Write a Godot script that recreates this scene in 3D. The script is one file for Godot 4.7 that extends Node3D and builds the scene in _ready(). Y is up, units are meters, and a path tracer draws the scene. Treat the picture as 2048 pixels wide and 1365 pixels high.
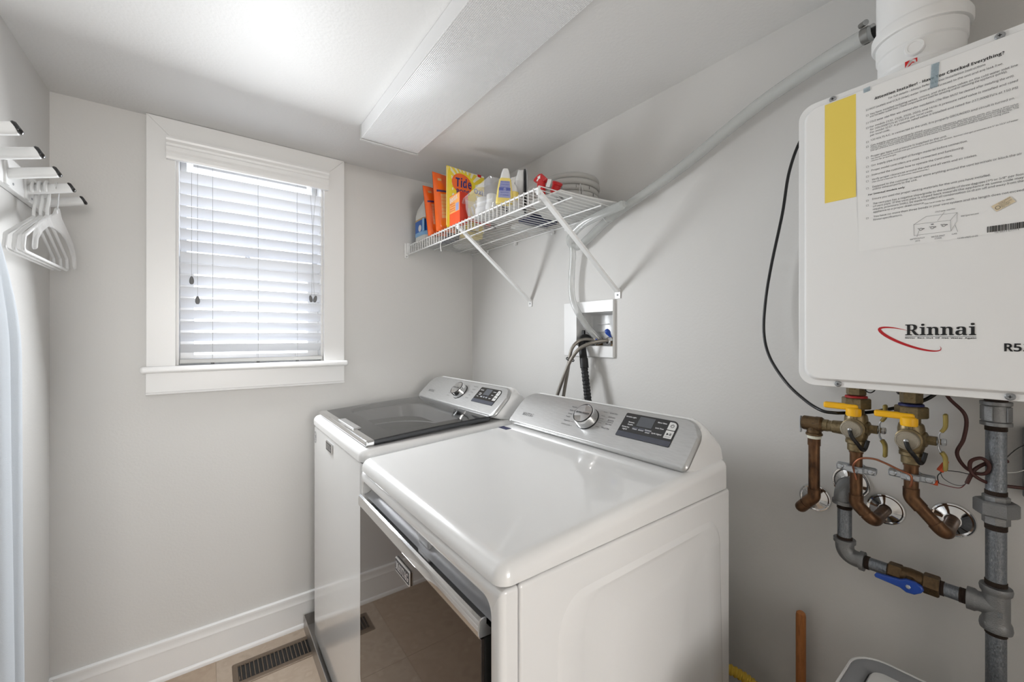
extends Node3D

# ---------------------------------------------------------------- mesh builder
# Collects triangles in world metres, counter-clockwise seen from outside; mesh() smooths by angle and hands Godot its clockwise faces.
class B:
	var p := PackedVector3Array()
	var uv := PackedVector2Array()
	var xf := Transform3D.IDENTITY

	func at(t: Transform3D) -> B:
		xf = t
		return self

	func put(t: PackedVector3Array, solid := true, tuv := PackedVector2Array()) -> B:
		if t.is_empty():
			return self
		var swap := false
		if solid:
			var v := 0.0
			var o := t[0]
			for i in range(0, t.size(), 3):
				v += (t[i] - o).dot((t[i + 1] - o).cross(t[i + 2] - o))
			swap = v < 0.0
		if xf.basis.determinant() < 0.0:
			swap = not swap
		var has := tuv.size() == t.size()
		for i in range(0, t.size(), 3):
			var k: Array = [i, i + 2, i + 1] if swap else [i, i + 1, i + 2]
			for j in k:
				p.append(xf * t[j])
				uv.append(tuv[j] if has else Vector2.ZERO)
		return self

	# box with rounded edges
	func box(c: Vector3, s: Vector3, r := 0.0, seg := 1) -> B:
		var h := s * 0.5
		r = minf(r, minf(h.x, minf(h.y, h.z)) * 0.999)
		var t := PackedVector3Array()
		for ax in 3:
			var a: int = (ax + 1) % 3
			var b: int = (ax + 2) % 3
			var us := _steps(h[a], r, seg)
			var vs := _steps(h[b], r, seg)
			for sg in [-1.0, 1.0]:
				for i in us.size() - 1:
					for j in vs.size() - 1:
						var q: Array[Vector3] = []
						for ij in [[i, j], [i + 1, j], [i + 1, j + 1], [i, j + 1]]:
							var w := Vector3.ZERO
							w[ax] = sg * h[ax]
							w[a] = us[ij[0]]
							w[b] = vs[ij[1]]
							if r > 0.0:
								var inn := w.clamp(-h + Vector3.ONE * r, h - Vector3.ONE * r)
								var d := w - inn
								if d.length() > 0.0:
									w = inn + d.normalized() * r
							q.append(w + c)
						if sg > 0.0:
							t.append_array([q[0], q[1], q[2], q[0], q[2], q[3]])
						else:
							t.append_array([q[0], q[2], q[1], q[0], q[3], q[2]])
		return put(t)

	func _steps(h: float, r: float, seg: int) -> Array[float]:
		var o: Array[float] = []
		if r <= 0.0:
			o.assign([-h, h])
			return o
		for i in seg + 1:
			o.append(-h + r - r * tan(PI / 4.0 * (1.0 - float(i) / seg)))
		for i in range(seg, -1, -1):
			o.append(h - r + r * tan(PI / 4.0 * (1.0 - float(i) / seg)))
		return o

	# rings of equal length, each a closed loop
	func loft(rings: Array, cap0 := true, cap1 := true, solid := true) -> B:
		var t := PackedVector3Array()
		var n: int = rings[0].size()
		for k in rings.size() - 1:
			for i in n:
				var j := (i + 1) % n
				t.append_array([rings[k][i], rings[k][j], rings[k + 1][j], rings[k][i], rings[k + 1][j], rings[k + 1][i]])
		for e in 2:
			if [cap0, cap1][e]:
				var g: Array = rings[0] if e == 0 else rings[-1]
				var c := Vector3.ZERO
				for q in g:
					c += q
				c /= n
				for i in n:
					if e == 0:
						t.append_array([c, g[(i + 1) % n], g[i]])
					else:
						t.append_array([c, g[i], g[(i + 1) % n]])
		return put(t, solid)

	# open sheet; rows of points, uv 0..1
	func sheet(rows: Array, thick := 0.0) -> B:
		var t := PackedVector3Array()
		var u := PackedVector2Array()
		var nr: int = rows.size()
		var nc: int = rows[0].size()
		for a in nr - 1:
			for b in nc - 1:
				var k := [[a, b], [a, b + 1], [a + 1, b + 1], [a, b], [a + 1, b + 1], [a + 1, b]]
				for e in k:
					t.append(rows[e[0]][e[1]])
					u.append(Vector2(float(e[1]) / (nc - 1), float(e[0]) / (nr - 1)))
		return put(t, false, u)

	# round bar along a path
	func tube(path: Array, r, n := 12, closed := false, caps := true) -> B:
		var m := path.size()
		var rings := []
		var tan0: Vector3 = (path[1] - path[0]).normalized()
		var nrm := tan0.cross(Vector3.UP if absf(tan0.y) < 0.9 else Vector3.RIGHT).normalized()
		for i in m:
			var a: Vector3 = path[(i - 1 + m) % m] if closed or i > 0 else path[i]
			var b: Vector3 = path[(i + 1) % m] if closed or i < m - 1 else path[i]
			var tg := (b - a).normalized()
			nrm = (nrm - tg * nrm.dot(tg)).normalized()
			var bi := tg.cross(nrm)
			var ra: float = r[i] if r is Array else r
			var g := []
			for k in n:
				var w := TAU * k / n
				g.append(path[i] + (nrm * cos(w) + bi * sin(w)) * ra)
			rings.append(g)
		if closed:
			rings.append(rings[0])
			caps = false
		return loft(rings, caps, caps)

	# profile of (radius, height) turned about the local y axis
	func lathe(prof: Array, n := 32, caps := true) -> B:
		var rings := []
		for q in prof:
			var g := []
			for k in n:
				var w := TAU * k / n
				g.append(Vector3(cos(w) * q.x, q.y, sin(w) * q.x))
			rings.append(g)
		return loft(rings, caps, caps)

	# polygon of (z, y) pushed along local x
	func extr_x(poly: PackedVector2Array, d: float, bev := 0.0) -> B:
		var old := xf
		xf = xf * Transform3D(Basis(Vector3(0, 0, 1), Vector3.UP, Vector3(-1, 0, 0)), Vector3(d / 2, 0, 0))
		extr(poly, d, bev)
		xf = old
		return self

	func lathe_at(o: Vector3, r: float, h: float) -> B:
		var old := xf
		xf = Transform3D(Basis.IDENTITY, o)
		lathe([Vector2(r, -h / 2), Vector2(r, h / 2)], 16)
		xf = old
		return self

	# polygon in local xy pushed along local z from 0 to d
	func extr(poly: PackedVector2Array, d: float, bev := 0.0) -> B:
		var t := PackedVector3Array()
		var n := poly.size()
		if Geometry2D.is_polygon_clockwise(poly):
			poly = poly.duplicate()
			poly.reverse()
		var ins := poly
		if bev > 0.0:
			ins = PackedVector2Array()
			for i in n:
				var a := (poly[i] - poly[(i - 1 + n) % n]).normalized()
				var b := (poly[(i + 1) % n] - poly[i]).normalized()
				var m := (Vector2(-a.y, a.x) + Vector2(-b.y, b.x))
				m = m / maxf(m.length_squared() * 0.5, 0.2)
				ins.append(poly[i] + m * bev)
		var levels := [[poly, 0.0], [poly, d]] if bev <= 0.0 else [[ins, 0.0], [poly, bev], [poly, d - bev], [ins, d]]
		for k in levels.size() - 1:
			for i in n:
				var j := (i + 1) % n
				var a0 := _v3(levels[k][0][i], levels[k][1])
				var b0 := _v3(levels[k][0][j], levels[k][1])
				var a1 := _v3(levels[k + 1][0][i], levels[k + 1][1])
				var b1 := _v3(levels[k + 1][0][j], levels[k + 1][1])
				t.append_array([a0, b0, b1, a0, b1, a1])
		var tri := Geometry2D.triangulate_polygon(ins)
		for i in range(0, tri.size(), 3):
			var q := [ins[tri[i]], ins[tri[i + 1]], ins[tri[i + 2]]]
			if (q[1] - q[0]).cross(q[2] - q[0]) < 0.0:
				q = [q[0], q[2], q[1]]
			t.append_array([_v3(q[0], 0), _v3(q[2], 0), _v3(q[1], 0), _v3(q[0], d), _v3(q[1], d), _v3(q[2], d)])
		return put(t)

	func _v3(q: Vector2, z: float) -> Vector3:
		return Vector3(q.x, q.y, z)

	func mesh(angle := 38.0) -> ArrayMesh:
		var n := p.size()
		var fn := PackedVector3Array()
		fn.resize(n / 3)
		var who := {}
		for f in n / 3:
			fn[f] = (p[f * 3 + 1] - p[f * 3]).cross(p[f * 3 + 2] - p[f * 3])
		var cs := cos(deg_to_rad(angle))
		var unit := PackedVector3Array()
		unit.resize(n / 3)
		for f in n / 3:
			unit[f] = fn[f].normalized()
		var key: Array[Vector3i] = []
		key.resize(n)
		if angle > 0.0:
			for i in n:
				var k := Vector3i((p[i] * 50000.0).round())
				key[i] = k
				if who.has(k):
					who[k].append(i / 3)
				else:
					who[k] = PackedInt32Array([i / 3])
		var nn := PackedVector3Array()
		nn.resize(n)
		for i in n:
			var f := i / 3
			if angle <= 0.0:
				nn[i] = unit[f]
				continue
			var s := Vector3.ZERO
			for g in who[key[i]]:
				if unit[g].dot(unit[f]) >= cs:
					s += fn[g]
			nn[i] = s.normalized() if s.length_squared() > 0.0 else Vector3.UP
		var order := PackedInt32Array()
		order.resize(n)
		for i in range(0, n, 3):
			order[i] = i
			order[i + 1] = i + 2
			order[i + 2] = i + 1
		var arr := []
		arr.resize(Mesh.ARRAY_MAX)
		arr[Mesh.ARRAY_VERTEX] = p
		arr[Mesh.ARRAY_NORMAL] = nn
		arr[Mesh.ARRAY_TEX_UV] = uv
		arr[Mesh.ARRAY_INDEX] = order
		var am := ArrayMesh.new()
		am.add_surface_from_arrays(Mesh.PRIMITIVE_TRIANGLES, arr)
		return am


# ---------------------------------------------------------------- shape helpers
# rounded rectangle, 4 * (n + 1) points
func rr(hx: float, hy: float, r: float, n := 6, c := Vector2.ZERO) -> PackedVector2Array:
	return rr4(hx, hy, r, r, r, r, n, c)

# corner radii in the order +x+y, -x+y, -x-y, +x-y
func rr4(hx: float, hy: float, r0: float, r1: float, r2: float, r3: float, n := 6, c := Vector2.ZERO) -> PackedVector2Array:
	var o := PackedVector2Array()
	var sg := [Vector2(1, 1), Vector2(-1, 1), Vector2(-1, -1), Vector2(1, -1)]
	var rs := [r0, r1, r2, r3]
	for k in 4:
		var r: float = rs[k]
		var m: Vector2 = c + Vector2(sg[k].x * (hx - r), sg[k].y * (hy - r))
		for i in n + 1:
			var w := PI / 2.0 * (k + float(i) / n)
			o.append(m + Vector2(cos(w), sin(w)) * r)
	return o

func smooth(path: Array, k := 6) -> Array:
	var o := []
	var m := path.size()
	for i in m - 1:
		var a: Vector3 = path[maxi(i - 1, 0)]
		var b: Vector3 = path[i]
		var c: Vector3 = path[i + 1]
		var d: Vector3 = path[mini(i + 2, m - 1)]
		for j in k:
			o.append(b.cubic_interpolate(c, a, d, float(j) / k))
	o.append(path[-1])
	return o

# straight path with its corners rounded
func fillet(path: Array, r: float, k := 6) -> Array:
	var o := [path[0]]
	for i in range(1, path.size() - 1):
		var a: Vector3 = (path[i - 1] - path[i]).normalized()
		var b: Vector3 = (path[i + 1] - path[i]).normalized()
		var ang := acos(clampf(a.dot(b), -1.0, 1.0))
		var cut := r / tan(ang / 2.0)
		for j in k + 1:
			var t := float(j) / k
			var p0: Vector3 = path[i] + a * cut
			var p2: Vector3 = path[i] + b * cut
			var p1: Vector3 = path[i]
			o.append(p0.lerp(p1, t).lerp(p1.lerp(p2, t), t))
	o.append(path[-1])
	return o

# local frame whose y axis points along dir
func frame(o: Vector3, dir: Vector3) -> Transform3D:
	var y := dir.normalized()
	var x := (Vector3.UP if absf(y.y) < 0.9 else Vector3.RIGHT).cross(y).normalized()
	return Transform3D(Basis(x, y, x.cross(y)), o)

func plane_frame(o: Vector3, right: Vector3, up: Vector3) -> Transform3D:
	return Transform3D(Basis(right.normalized(), up.normalized(), right.cross(up).normalized()), o)

var fonts := {}
var words_made := {}

# printed letters: flat faces in the frame's xy plane; size is the em height, width > 0 squeezes the line to that width; bend maps a local point
func letters(b: B, s: String, font: String, t: Transform3D, em: float, width := 0.0, align := -1.0, bend = null) -> void:
	var key := font + s
	if not words_made.has(key):
		if not fonts.has(font):
			var f := SystemFont.new()
			f.font_names = PackedStringArray(["Droid Serif" if font.begins_with("serif") else "Droid Sans"])
			f.font_weight = 700 if font.ends_with("bold") else 400
			fonts[font] = f
		var tm := TextMesh.new()
		tm.text = s
		tm.font = fonts[font]
		tm.font_size = 32
		tm.pixel_size = 1.0 / 32.0
		tm.depth = 0.0
		tm.curve_step = 3.0
		tm.width = 100000
		words_made[key] = tm.get_mesh_arrays()
	# TextMesh centres the line; lift it so that the letters stand on y = 0
	var lift: float = (fonts[font].get_ascent(32) - fonts[font].get_descent(32)) / 64.0
	var arr: Array = words_made[key]
	var v: PackedVector3Array = arr[Mesh.ARRAY_VERTEX]
	var idx: PackedInt32Array = arr[Mesh.ARRAY_INDEX] if arr[Mesh.ARRAY_INDEX] != null else PackedInt32Array(range(v.size()))
	if v.is_empty():
		return
	var lo := v[0]
	var hi := v[0]
	for q in v:
		lo = lo.min(q)
		hi = hi.max(q)
	var sy := em
	var sx: float = width / (hi.x - lo.x) if width > 0.0 else em
	var w := (hi.x - lo.x) * sx
	var ox := -w * (align + 1.0) * 0.5
	var old := b.xf
	b.xf = t
	var tri := PackedVector3Array()
	for i in range(0, idx.size(), 3):
		var q: Array[Vector3] = []
		for k in [0, 2, 1]:
			var a := v[idx[i + k]]
			var l := Vector3((a.x - lo.x) * sx + ox, (a.y + lift) * sy, 0.0)
			q.append(bend.call(l) if bend != null else l)
		tri.append_array(q)
	b.put(tri, false)
	b.xf = old

# ---------------------------------------------------------------- scene helpers
var taken := {}

func numbered(n: String) -> String:
	if not taken.has(n):
		taken[n] = 0
		return n
	taken[n] += 1
	return "%s_%03d" % [n, taken[n]]

func thing(called: String, label: String, category: String, pos := Vector3.ZERO, group := "") -> Node3D:
	var o := Node3D.new()
	o.name = numbered(called)
	add_child(o)
	o.position = pos
	tag(o, label, category, group)
	return o

func tag(o: Node3D, label: String, category: String, group := "") -> void:
	o.set_meta("label", label)
	o.set_meta("category", category)
	if group:
		o.set_meta("group", group)

# one named mesh under a thing or part; the builder's points are in world metres
func part(parent: Node3D, called: String, b: B, m: Material, angle := 38.0, label := "") -> MeshInstance3D:
	var o := MeshInstance3D.new()
	o.name = called
	var base := Vector3.ZERO
	var up: Node = parent
	while up is Node3D and up != self:
		base += up.position
		up = up.get_parent()
	if base != Vector3.ZERO:
		for i in b.p.size():
			b.p[i] -= base
	o.mesh = b.mesh(angle)
	o.material_override = m
	o.cast_shadow = GeometryInstance3D.SHADOW_CASTING_SETTING_ON
	if label:
		o.set_meta("label", label)
	parent.add_child(o, true)
	return o

func solo(called: String, b: B, m: Material, label: String, category: String, angle := 38.0, group := "") -> MeshInstance3D:
	var o := part(self, numbered(called), b, m, angle)
	tag(o, label, category, group)
	return o

func struct(called: String, label: String, category: String, b: B = null, m: Material = null, angle := 38.0) -> Node3D:
	var o: Node3D
	if b:
		o = part(self, called, b, m, angle)
	else:
		o = Node3D.new()
		o.name = called
		add_child(o)
	tag(o, label, category)
	o.set_meta("kind", "structure")
	return o

# ---------------------------------------------------------------- materials
func mat(c: Color, rough := 0.5, metal := 0.0) -> StandardMaterial3D:
	var m := StandardMaterial3D.new()
	m.albedo_color = c
	m.roughness = rough
	m.metallic = metal
	return m

func coat(m: StandardMaterial3D, amount := 0.6, rough := 0.08) -> StandardMaterial3D:
	m.clearcoat_enabled = true
	m.clearcoat = amount
	m.clearcoat_roughness = rough
	return m

func clear(c: Color, alpha: float, rough := 0.05) -> StandardMaterial3D:
	var m := mat(c, rough)
	m.albedo_color.a = alpha
	m.transparency = BaseMaterial3D.TRANSPARENCY_ALPHA
	m.cull_mode = BaseMaterial3D.CULL_DISABLED
	return m

func noise_tex(sd: int, freq: float, size := 256, ramp: Array = [], bump := 0.0, oct := 4, kind := FastNoiseLite.TYPE_SIMPLEX_SMOOTH) -> NoiseTexture2D:
	var f := FastNoiseLite.new()
	f.seed = sd
	f.frequency = freq
	f.noise_type = kind
	f.fractal_octaves = oct
	var t := NoiseTexture2D.new()
	t.width = size
	t.height = size
	t.seamless = true
	t.noise = f
	if bump > 0.0:
		t.as_normal_map = true
		t.bump_strength = bump
	if ramp.size():
		var g := Gradient.new()
		var offs := PackedFloat32Array()
		var cols := PackedColorArray()
		for i in ramp.size():
			offs.append(float(i) / (ramp.size() - 1))
			cols.append(ramp[i])
		g.offsets = offs
		g.colors = cols
		t.color_ramp = g
	return t

func tri_map(m: StandardMaterial3D, scale: Vector3) -> StandardMaterial3D:
	m.uv1_triplanar = true
	m.uv1_world_triplanar = true
	m.uv1_scale = scale
	return m

func bumpy(m: StandardMaterial3D, t: Texture2D, k: float, scale: Vector3) -> StandardMaterial3D:
	m.normal_enabled = true
	m.normal_texture = t
	m.normal_scale = k
	return tri_map(m, scale)

var M := {}

func _ready() -> void:
	# camera: level, 1.31 m above the floor, very wide lens, slightly lowered frame
	var cam := Camera3D.new()
	cam.name = "camera"
	cam.position = Vector3(0, 1.31, 0)
	cam.rotation.y = -deg_to_rad(36.7)
	var near := 0.05
	cam.set_frustum(2.0 * near * 682.5 / 817.0, Vector2(0, near * -9.5 / 817.0), near, 60.0)
	add_child(cam)
	cam.current = true
	# overcast daylight outside
	var env := Environment.new()
	var sky := Sky.new()
	var sm := ProceduralSkyMaterial.new()
	sm.sky_top_color = Color(0.86, 0.91, 1.0)
	sm.sky_horizon_color = Color(0.97, 0.98, 1.0)
	sm.ground_horizon_color = Color(0.93, 0.94, 0.95)
	sm.ground_bottom_color = Color(0.86, 0.87, 0.88)
	sm.sun_angle_max = 1.0
	sky.sky_material = sm
	env.background_mode = Environment.BG_SKY
	env.sky = sky
	env.background_energy_multiplier = 3.4
	env.tonemap_mode = Environment.TONE_MAPPER_LINEAR
	env.tonemap_exposure = 1.18
	env.sdfgi_enabled = true
	env.ssao_enabled = true
	env.ssil_enabled = true
	var we := WorldEnvironment.new()
	we.environment = env
	we.name = "environment"
	add_child(we)
	# daylight entering through the two windows
	daylight("window_daylight", Vector3(0.20, 1.50, -1.92), Vector3(0.04, -0.40, 1), Vector2(0.36, 0.46), Color(0.97, 0.985, 1.0), 1.35)
	daylight("rear_daylight", Vector3(0.10, 1.50, 3.17), Vector3(0, 0, -1), Vector2(1.0, 1.2), Color(1.0, 0.985, 0.965), 4.8)
	make_materials()
	make_room()
	make_ceiling_light()
	make_washer()
	make_dryer()
	make_heater()
	make_plumbing()
	make_shelf()
	make_supplies()
	make_outlet_box()
	make_rack()
	make_register()

func daylight(called: String, pos: Vector3, to: Vector3, size: Vector2, c: Color, e: float) -> void:
	var l := AreaLight3D.new()
	l.name = called
	l.area_size = size
	l.light_color = c
	l.light_energy = e
	l.area_range = 12.0
	l.shadow_enabled = true
	add_child(l)
	l.look_at_from_position(pos, pos + to, Vector3.UP)


func make_materials() -> void:
	var plaster := noise_tex(3, 0.06, 512, [], 2.0, 4)
	M.wall = bumpy(mat(Color(0.835, 0.829, 0.817), 0.55), plaster, 0.13, Vector3.ONE * 2.8)
	M.ceiling = bumpy(mat(Color(0.885, 0.882, 0.875), 0.5), plaster, 0.25, Vector3.ONE * 2.4)
	M.trim = bumpy(coat(mat(Color(0.92, 0.918, 0.912), 0.35), 0.25, 0.2), plaster, 0.08, Vector3(3, 9, 3))
	M.slat = mat(Color(0.93, 0.935, 0.945), 0.4)
	M.cord = mat(Color(0.75, 0.75, 0.75), 0.8)
	M.tassel = mat(Color(0.45, 0.45, 0.45), 0.6)
	M.rail_grey = mat(Color(0.80, 0.80, 0.79), 0.4)
	M.glass = clear(Color(1, 1, 1), 0.06, 0.0)
	var stone := noise_tex(11, 0.012, 512, [Color(0.655, 0.585, 0.515), Color(0.72, 0.655, 0.585), Color(0.69, 0.62, 0.55), Color(0.77, 0.71, 0.64)], 0.0, 6)
	M.tile = tri_map(mat(Color.WHITE, 0.38), Vector3.ONE * 1.6)
	M.tile.albedo_texture = stone
	M.tile_warm = tri_map(mat(Color(0.97, 0.95, 0.93), 0.4), Vector3.ONE * 1.3)
	M.tile_warm.albedo_texture = stone
	M.tile_warm.uv1_offset = Vector3(0.37, 0.1, 0.62)
	M.grout = mat(Color(0.63, 0.565, 0.49), 0.9)
	M.enamel = coat(mat(Color(0.90, 0.898, 0.893), 0.25), 0.85, 0.04)
	M.enamel_soft = mat(Color(0.92, 0.917, 0.91), 0.45)
	M.shadow_gap = mat(Color(0.12, 0.12, 0.12), 0.8)
	var brush := noise_tex(21, 0.05, 256, [Color(0.70, 0.70, 0.70), Color(0.80, 0.80, 0.80)], 0.0, 3)
	M.brushed = tri_map(mat(Color(0.99, 0.99, 0.985), 0.36, 0.72), Vector3(60, 60, 1.6))
	M.brushed.albedo_texture = brush
	M.silver = mat(Color(0.72, 0.72, 0.725), 0.3, 0.45)
	M.chrome = mat(Color(0.90, 0.90, 0.90), 0.07, 1.0)
	M.satin = mat(Color(0.78, 0.78, 0.78), 0.28, 1.0)
	M.steel = mat(Color(0.62, 0.62, 0.61), 0.3, 1.0)
	M.mirror_glass = mat(Color(0.375, 0.345, 0.325), 0.03, 0.88)
	M.lid_glass = clear(Color(0.055, 0.055, 0.06), 0.62, 0.06)
	M.lid_dark = coat(mat(Color(0.10, 0.105, 0.12), 0.25), 0.5)
	M.tub = mat(Color(0.70, 0.70, 0.71), 0.35, 0.3)
	M.black = mat(Color(0.035, 0.037, 0.045), 0.35)
	M.black_gloss = coat(mat(Color(0.02, 0.022, 0.028), 0.15), 0.6)
	M.band_grey = mat(Color(0.27, 0.28, 0.32), 0.3)
	M.lcd = mat(Color(0.33, 0.34, 0.36), 0.25)
	M.ink = mat(Color(0.09, 0.09, 0.095), 0.7)
	M.ink_grey = mat(Color(0.30, 0.30, 0.31), 0.7)
	M.ink_white = mat(Color(0.88, 0.88, 0.88), 0.6)
	M.button = mat(Color(0.82, 0.82, 0.81), 0.35)
	M.badge_dark = mat(Color(0.16, 0.16, 0.18), 0.3, 0.4)
	M.white_paint = coat(mat(Color(0.925, 0.925, 0.92), 0.4), 0.4, 0.15)
	M.pvc = mat(Color(0.94, 0.94, 0.935), 0.35)
	M.paper = mat(Color(0.93, 0.93, 0.925), 0.85)
	M.yellow_paper = mat(Color(0.93, 0.83, 0.38), 0.7)
	M.tape = clear(Color(0.62, 0.72, 0.77), 0.38, 0.04)
	M.old_tape = mat(Color(0.86, 0.80, 0.68), 0.4)
	M.red_ink = mat(Color(0.72, 0.10, 0.13), 0.5)
	M.red_dark = mat(Color(0.80, 0.10, 0.10), 0.5)
	M.screw = mat(Color(0.66, 0.67, 0.68), 0.35, 0.9)
	var patina := noise_tex(31, 0.02, 256, [Color(0.21, 0.16, 0.12), Color(0.37, 0.265, 0.185), Color(0.45, 0.33, 0.23), Color(0.29, 0.22, 0.165)], 0.0, 5)
	M.copper = tri_map(mat(Color.WHITE, 0.42, 0.75), Vector3(9, 4, 9))
	M.copper.albedo_texture = patina
	M.copper_bright = mat(Color(0.62, 0.40, 0.30), 0.35, 0.8)
	var brassy := noise_tex(33, 0.025, 256, [Color(0.34, 0.30, 0.22), Color(0.54, 0.48, 0.36), Color(0.48, 0.43, 0.33), Color(0.64, 0.57, 0.42)], 0.0, 5)
	M.brass = tri_map(mat(Color.WHITE, 0.42, 0.75), Vector3.ONE * 9)
	M.brass.albedo_texture = brassy
	var bronze := noise_tex(34, 0.03, 256, [Color(0.24, 0.19, 0.14), Color(0.42, 0.34, 0.24), Color(0.34, 0.27, 0.19)], 0.0, 4)
	M.bronze = tri_map(mat(Color.WHITE, 0.45, 0.7), Vector3.ONE * 9)
	M.bronze.albedo_texture = bronze
	M.cap_grey = bumpy(mat(Color(0.62, 0.59, 0.53), 0.5, 0.4), noise_tex(36, 0.12, 128, [], 3.0), 0.4, Vector3.ONE * 20)
	var spangle := noise_tex(41, 0.10, 256, [Color(0.24, 0.25, 0.27), Color(0.58, 0.60, 0.62), Color(0.44, 0.46, 0.49), Color(0.78, 0.79, 0.80)], 0.0, 5)
	M.galv = tri_map(mat(Color.WHITE, 0.45, 0.8), Vector3(10, 3, 10))
	M.galv.albedo_texture = spangle
	M.galv.normal_enabled = true
	M.galv.normal_texture = noise_tex(42, 0.12, 256, [], 3.0, 3)
	M.galv.normal_scale = 0.25
	M.iron_cast = bumpy(mat(Color(0.54, 0.545, 0.55), 0.5, 0.75), noise_tex(43, 0.2, 128, [], 3.0), 0.3, Vector3.ONE * 12)
	M.rust = mat(Color(0.20, 0.15, 0.12), 0.8, 0.2)
	M.zinc = mat(Color(0.76, 0.78, 0.80), 0.33, 0.9)
	M.teflon = mat(Color(0.86, 0.86, 0.80), 0.7)
	M.lever_yellow = coat(mat(Color(0.98, 0.74, 0.03), 0.4), 0.3)
	M.vinyl_olive = mat(Color(0.62, 0.55, 0.27), 0.45)
	M.red_ring = mat(Color(0.66, 0.11, 0.12), 0.5)
	M.blue_ring = mat(Color(0.09, 0.13, 0.36), 0.5)
	M.blue_lever = coat(mat(Color(0.03, 0.27, 0.66), 0.4), 0.3)
	M.rubber = mat(Color(0.05, 0.05, 0.055), 0.55)
	M.cable_black = mat(Color(0.03, 0.032, 0.038), 0.35)
	M.cable_brown = mat(Color(0.25, 0.105, 0.085), 0.5)
	M.wire_red = mat(Color(0.42, 0.12, 0.11), 0.5)
	M.wire_white = mat(Color(0.86, 0.86, 0.85), 0.5)
	M.nut_orange = mat(Color(0.85, 0.34, 0.17), 0.5)
	M.hose_clear = clear(Color(0.80, 0.81, 0.80), 0.42, 0.06)
	M.bag_clear = clear(Color(0.93, 0.92, 0.93), 0.17, 0.08)
	M.hanger_clear = clear(Color(0.95, 0.95, 0.95), 0.26, 0.08)
	M.braid = bumpy(mat(Color(0.60, 0.58, 0.55), 0.4, 0.85), noise_tex(51, 0.3, 128, [], 4.0), 0.5, Vector3(60, 60, 60))
	M.drain = mat(Color(0.04, 0.045, 0.06), 0.5)
	M.wire = coat(mat(Color(0.93, 0.93, 0.925), 0.35), 0.4)
	M.plastic_white = coat(mat(Color(0.895, 0.895, 0.89), 0.4), 0.3)
	M.plastic_milky = mat(Color(0.90, 0.90, 0.88), 0.4)
	M.plastic_milky.backlight_enabled = true
	M.plastic_milky.backlight = Color(0.35, 0.35, 0.34)
	M.cloth = bumpy(mat(Color(0.80, 0.825, 0.85), 0.95), noise_tex(61, 0.25, 256, [], 3.0, 2), 0.35, Vector3.ONE * 14)
	M.cloth.rim_enabled = true
	M.cloth.rim = 0.3
	M.orange = coat(mat(Color(0.95, 0.40, 0.05), 0.3), 0.6, 0.1)
	M.orange_box = mat(Color(0.93, 0.33, 0.12), 0.5)
	M.orange_light = mat(Color(0.98, 0.68, 0.38), 0.5)
	M.orange_red = mat(Color(0.80, 0.20, 0.09), 0.5)
	M.purple = mat(Color(0.25, 0.18, 0.42), 0.4)
	M.stack_peach = mat(Color(0.90, 0.66, 0.50), 0.35)
	M.yellow_bottle = coat(mat(Color(0.95, 0.86, 0.47), 0.4), 0.4)
	M.label_blue = mat(Color(0.62, 0.64, 0.80), 0.5)
	M.label_indigo = mat(Color(0.38, 0.42, 0.70), 0.5)
	M.blue_label = mat(Color(0.10, 0.38, 0.72), 0.4)
	M.blue_cap = mat(Color(0.06, 0.16, 0.42), 0.4)
	M.blue_pale = mat(Color(0.55, 0.74, 0.90), 0.4)
	M.gold = mat(Color(0.80, 0.66, 0.46), 0.4)
	M.blue_print = mat(Color(0.10, 0.16, 0.45), 0.5)
	M.navy = mat(Color(0.07, 0.11, 0.30), 0.4)
	M.red_plastic = coat(mat(Color(0.72, 0.03, 0.05), 0.35), 0.5)
	M.grey_hose = mat(Color(0.66, 0.655, 0.64), 0.5)
	M.soft_pack = mat(Color(0.88, 0.88, 0.87), 0.45)
	M.wood = tri_map(mat(Color.WHITE, 0.5), Vector3(14, 2.0, 14))
	M.wood.albedo_texture = noise_tex(71, 0.03, 256, [Color(0.56, 0.34, 0.18), Color(0.72, 0.46, 0.25), Color(0.64, 0.40, 0.21)], 0.0, 5)
	M.yellow_gas = mat(Color(0.86, 0.72, 0.25), 0.45)
	M.bin_grey = mat(Color(0.52, 0.525, 0.535), 0.5)
	M.bin_lid = coat(mat(Color(0.86, 0.86, 0.855), 0.45), 0.3)
	M.register = mat(Color(0.45, 0.39, 0.33), 0.45, 0.35)
	M.pan = mat(Color(0.66, 0.64, 0.62), 0.32, 0.7)
	M.fixture = mat(Color(0.95, 0.95, 0.95), 0.35)
	# prismatic relief of the acrylic lens: rows of small pyramids
	var im := Image.create(32, 32, false, Image.FORMAT_RGB8)
	for y in 32:
		for x in 32:
			var h := 1.0 - maxf(absf(x - 15.5), absf(y - 15.5)) / 16.0
			im.set_pixel(x, y, Color(h, h, h))
	im.bump_map_to_normal_map(8.0)
	M.lens = bumpy(mat(Color(0.90, 0.90, 0.90), 0.22), ImageTexture.create_from_image(im), 1.0, Vector3.ONE * 215.0)

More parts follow.
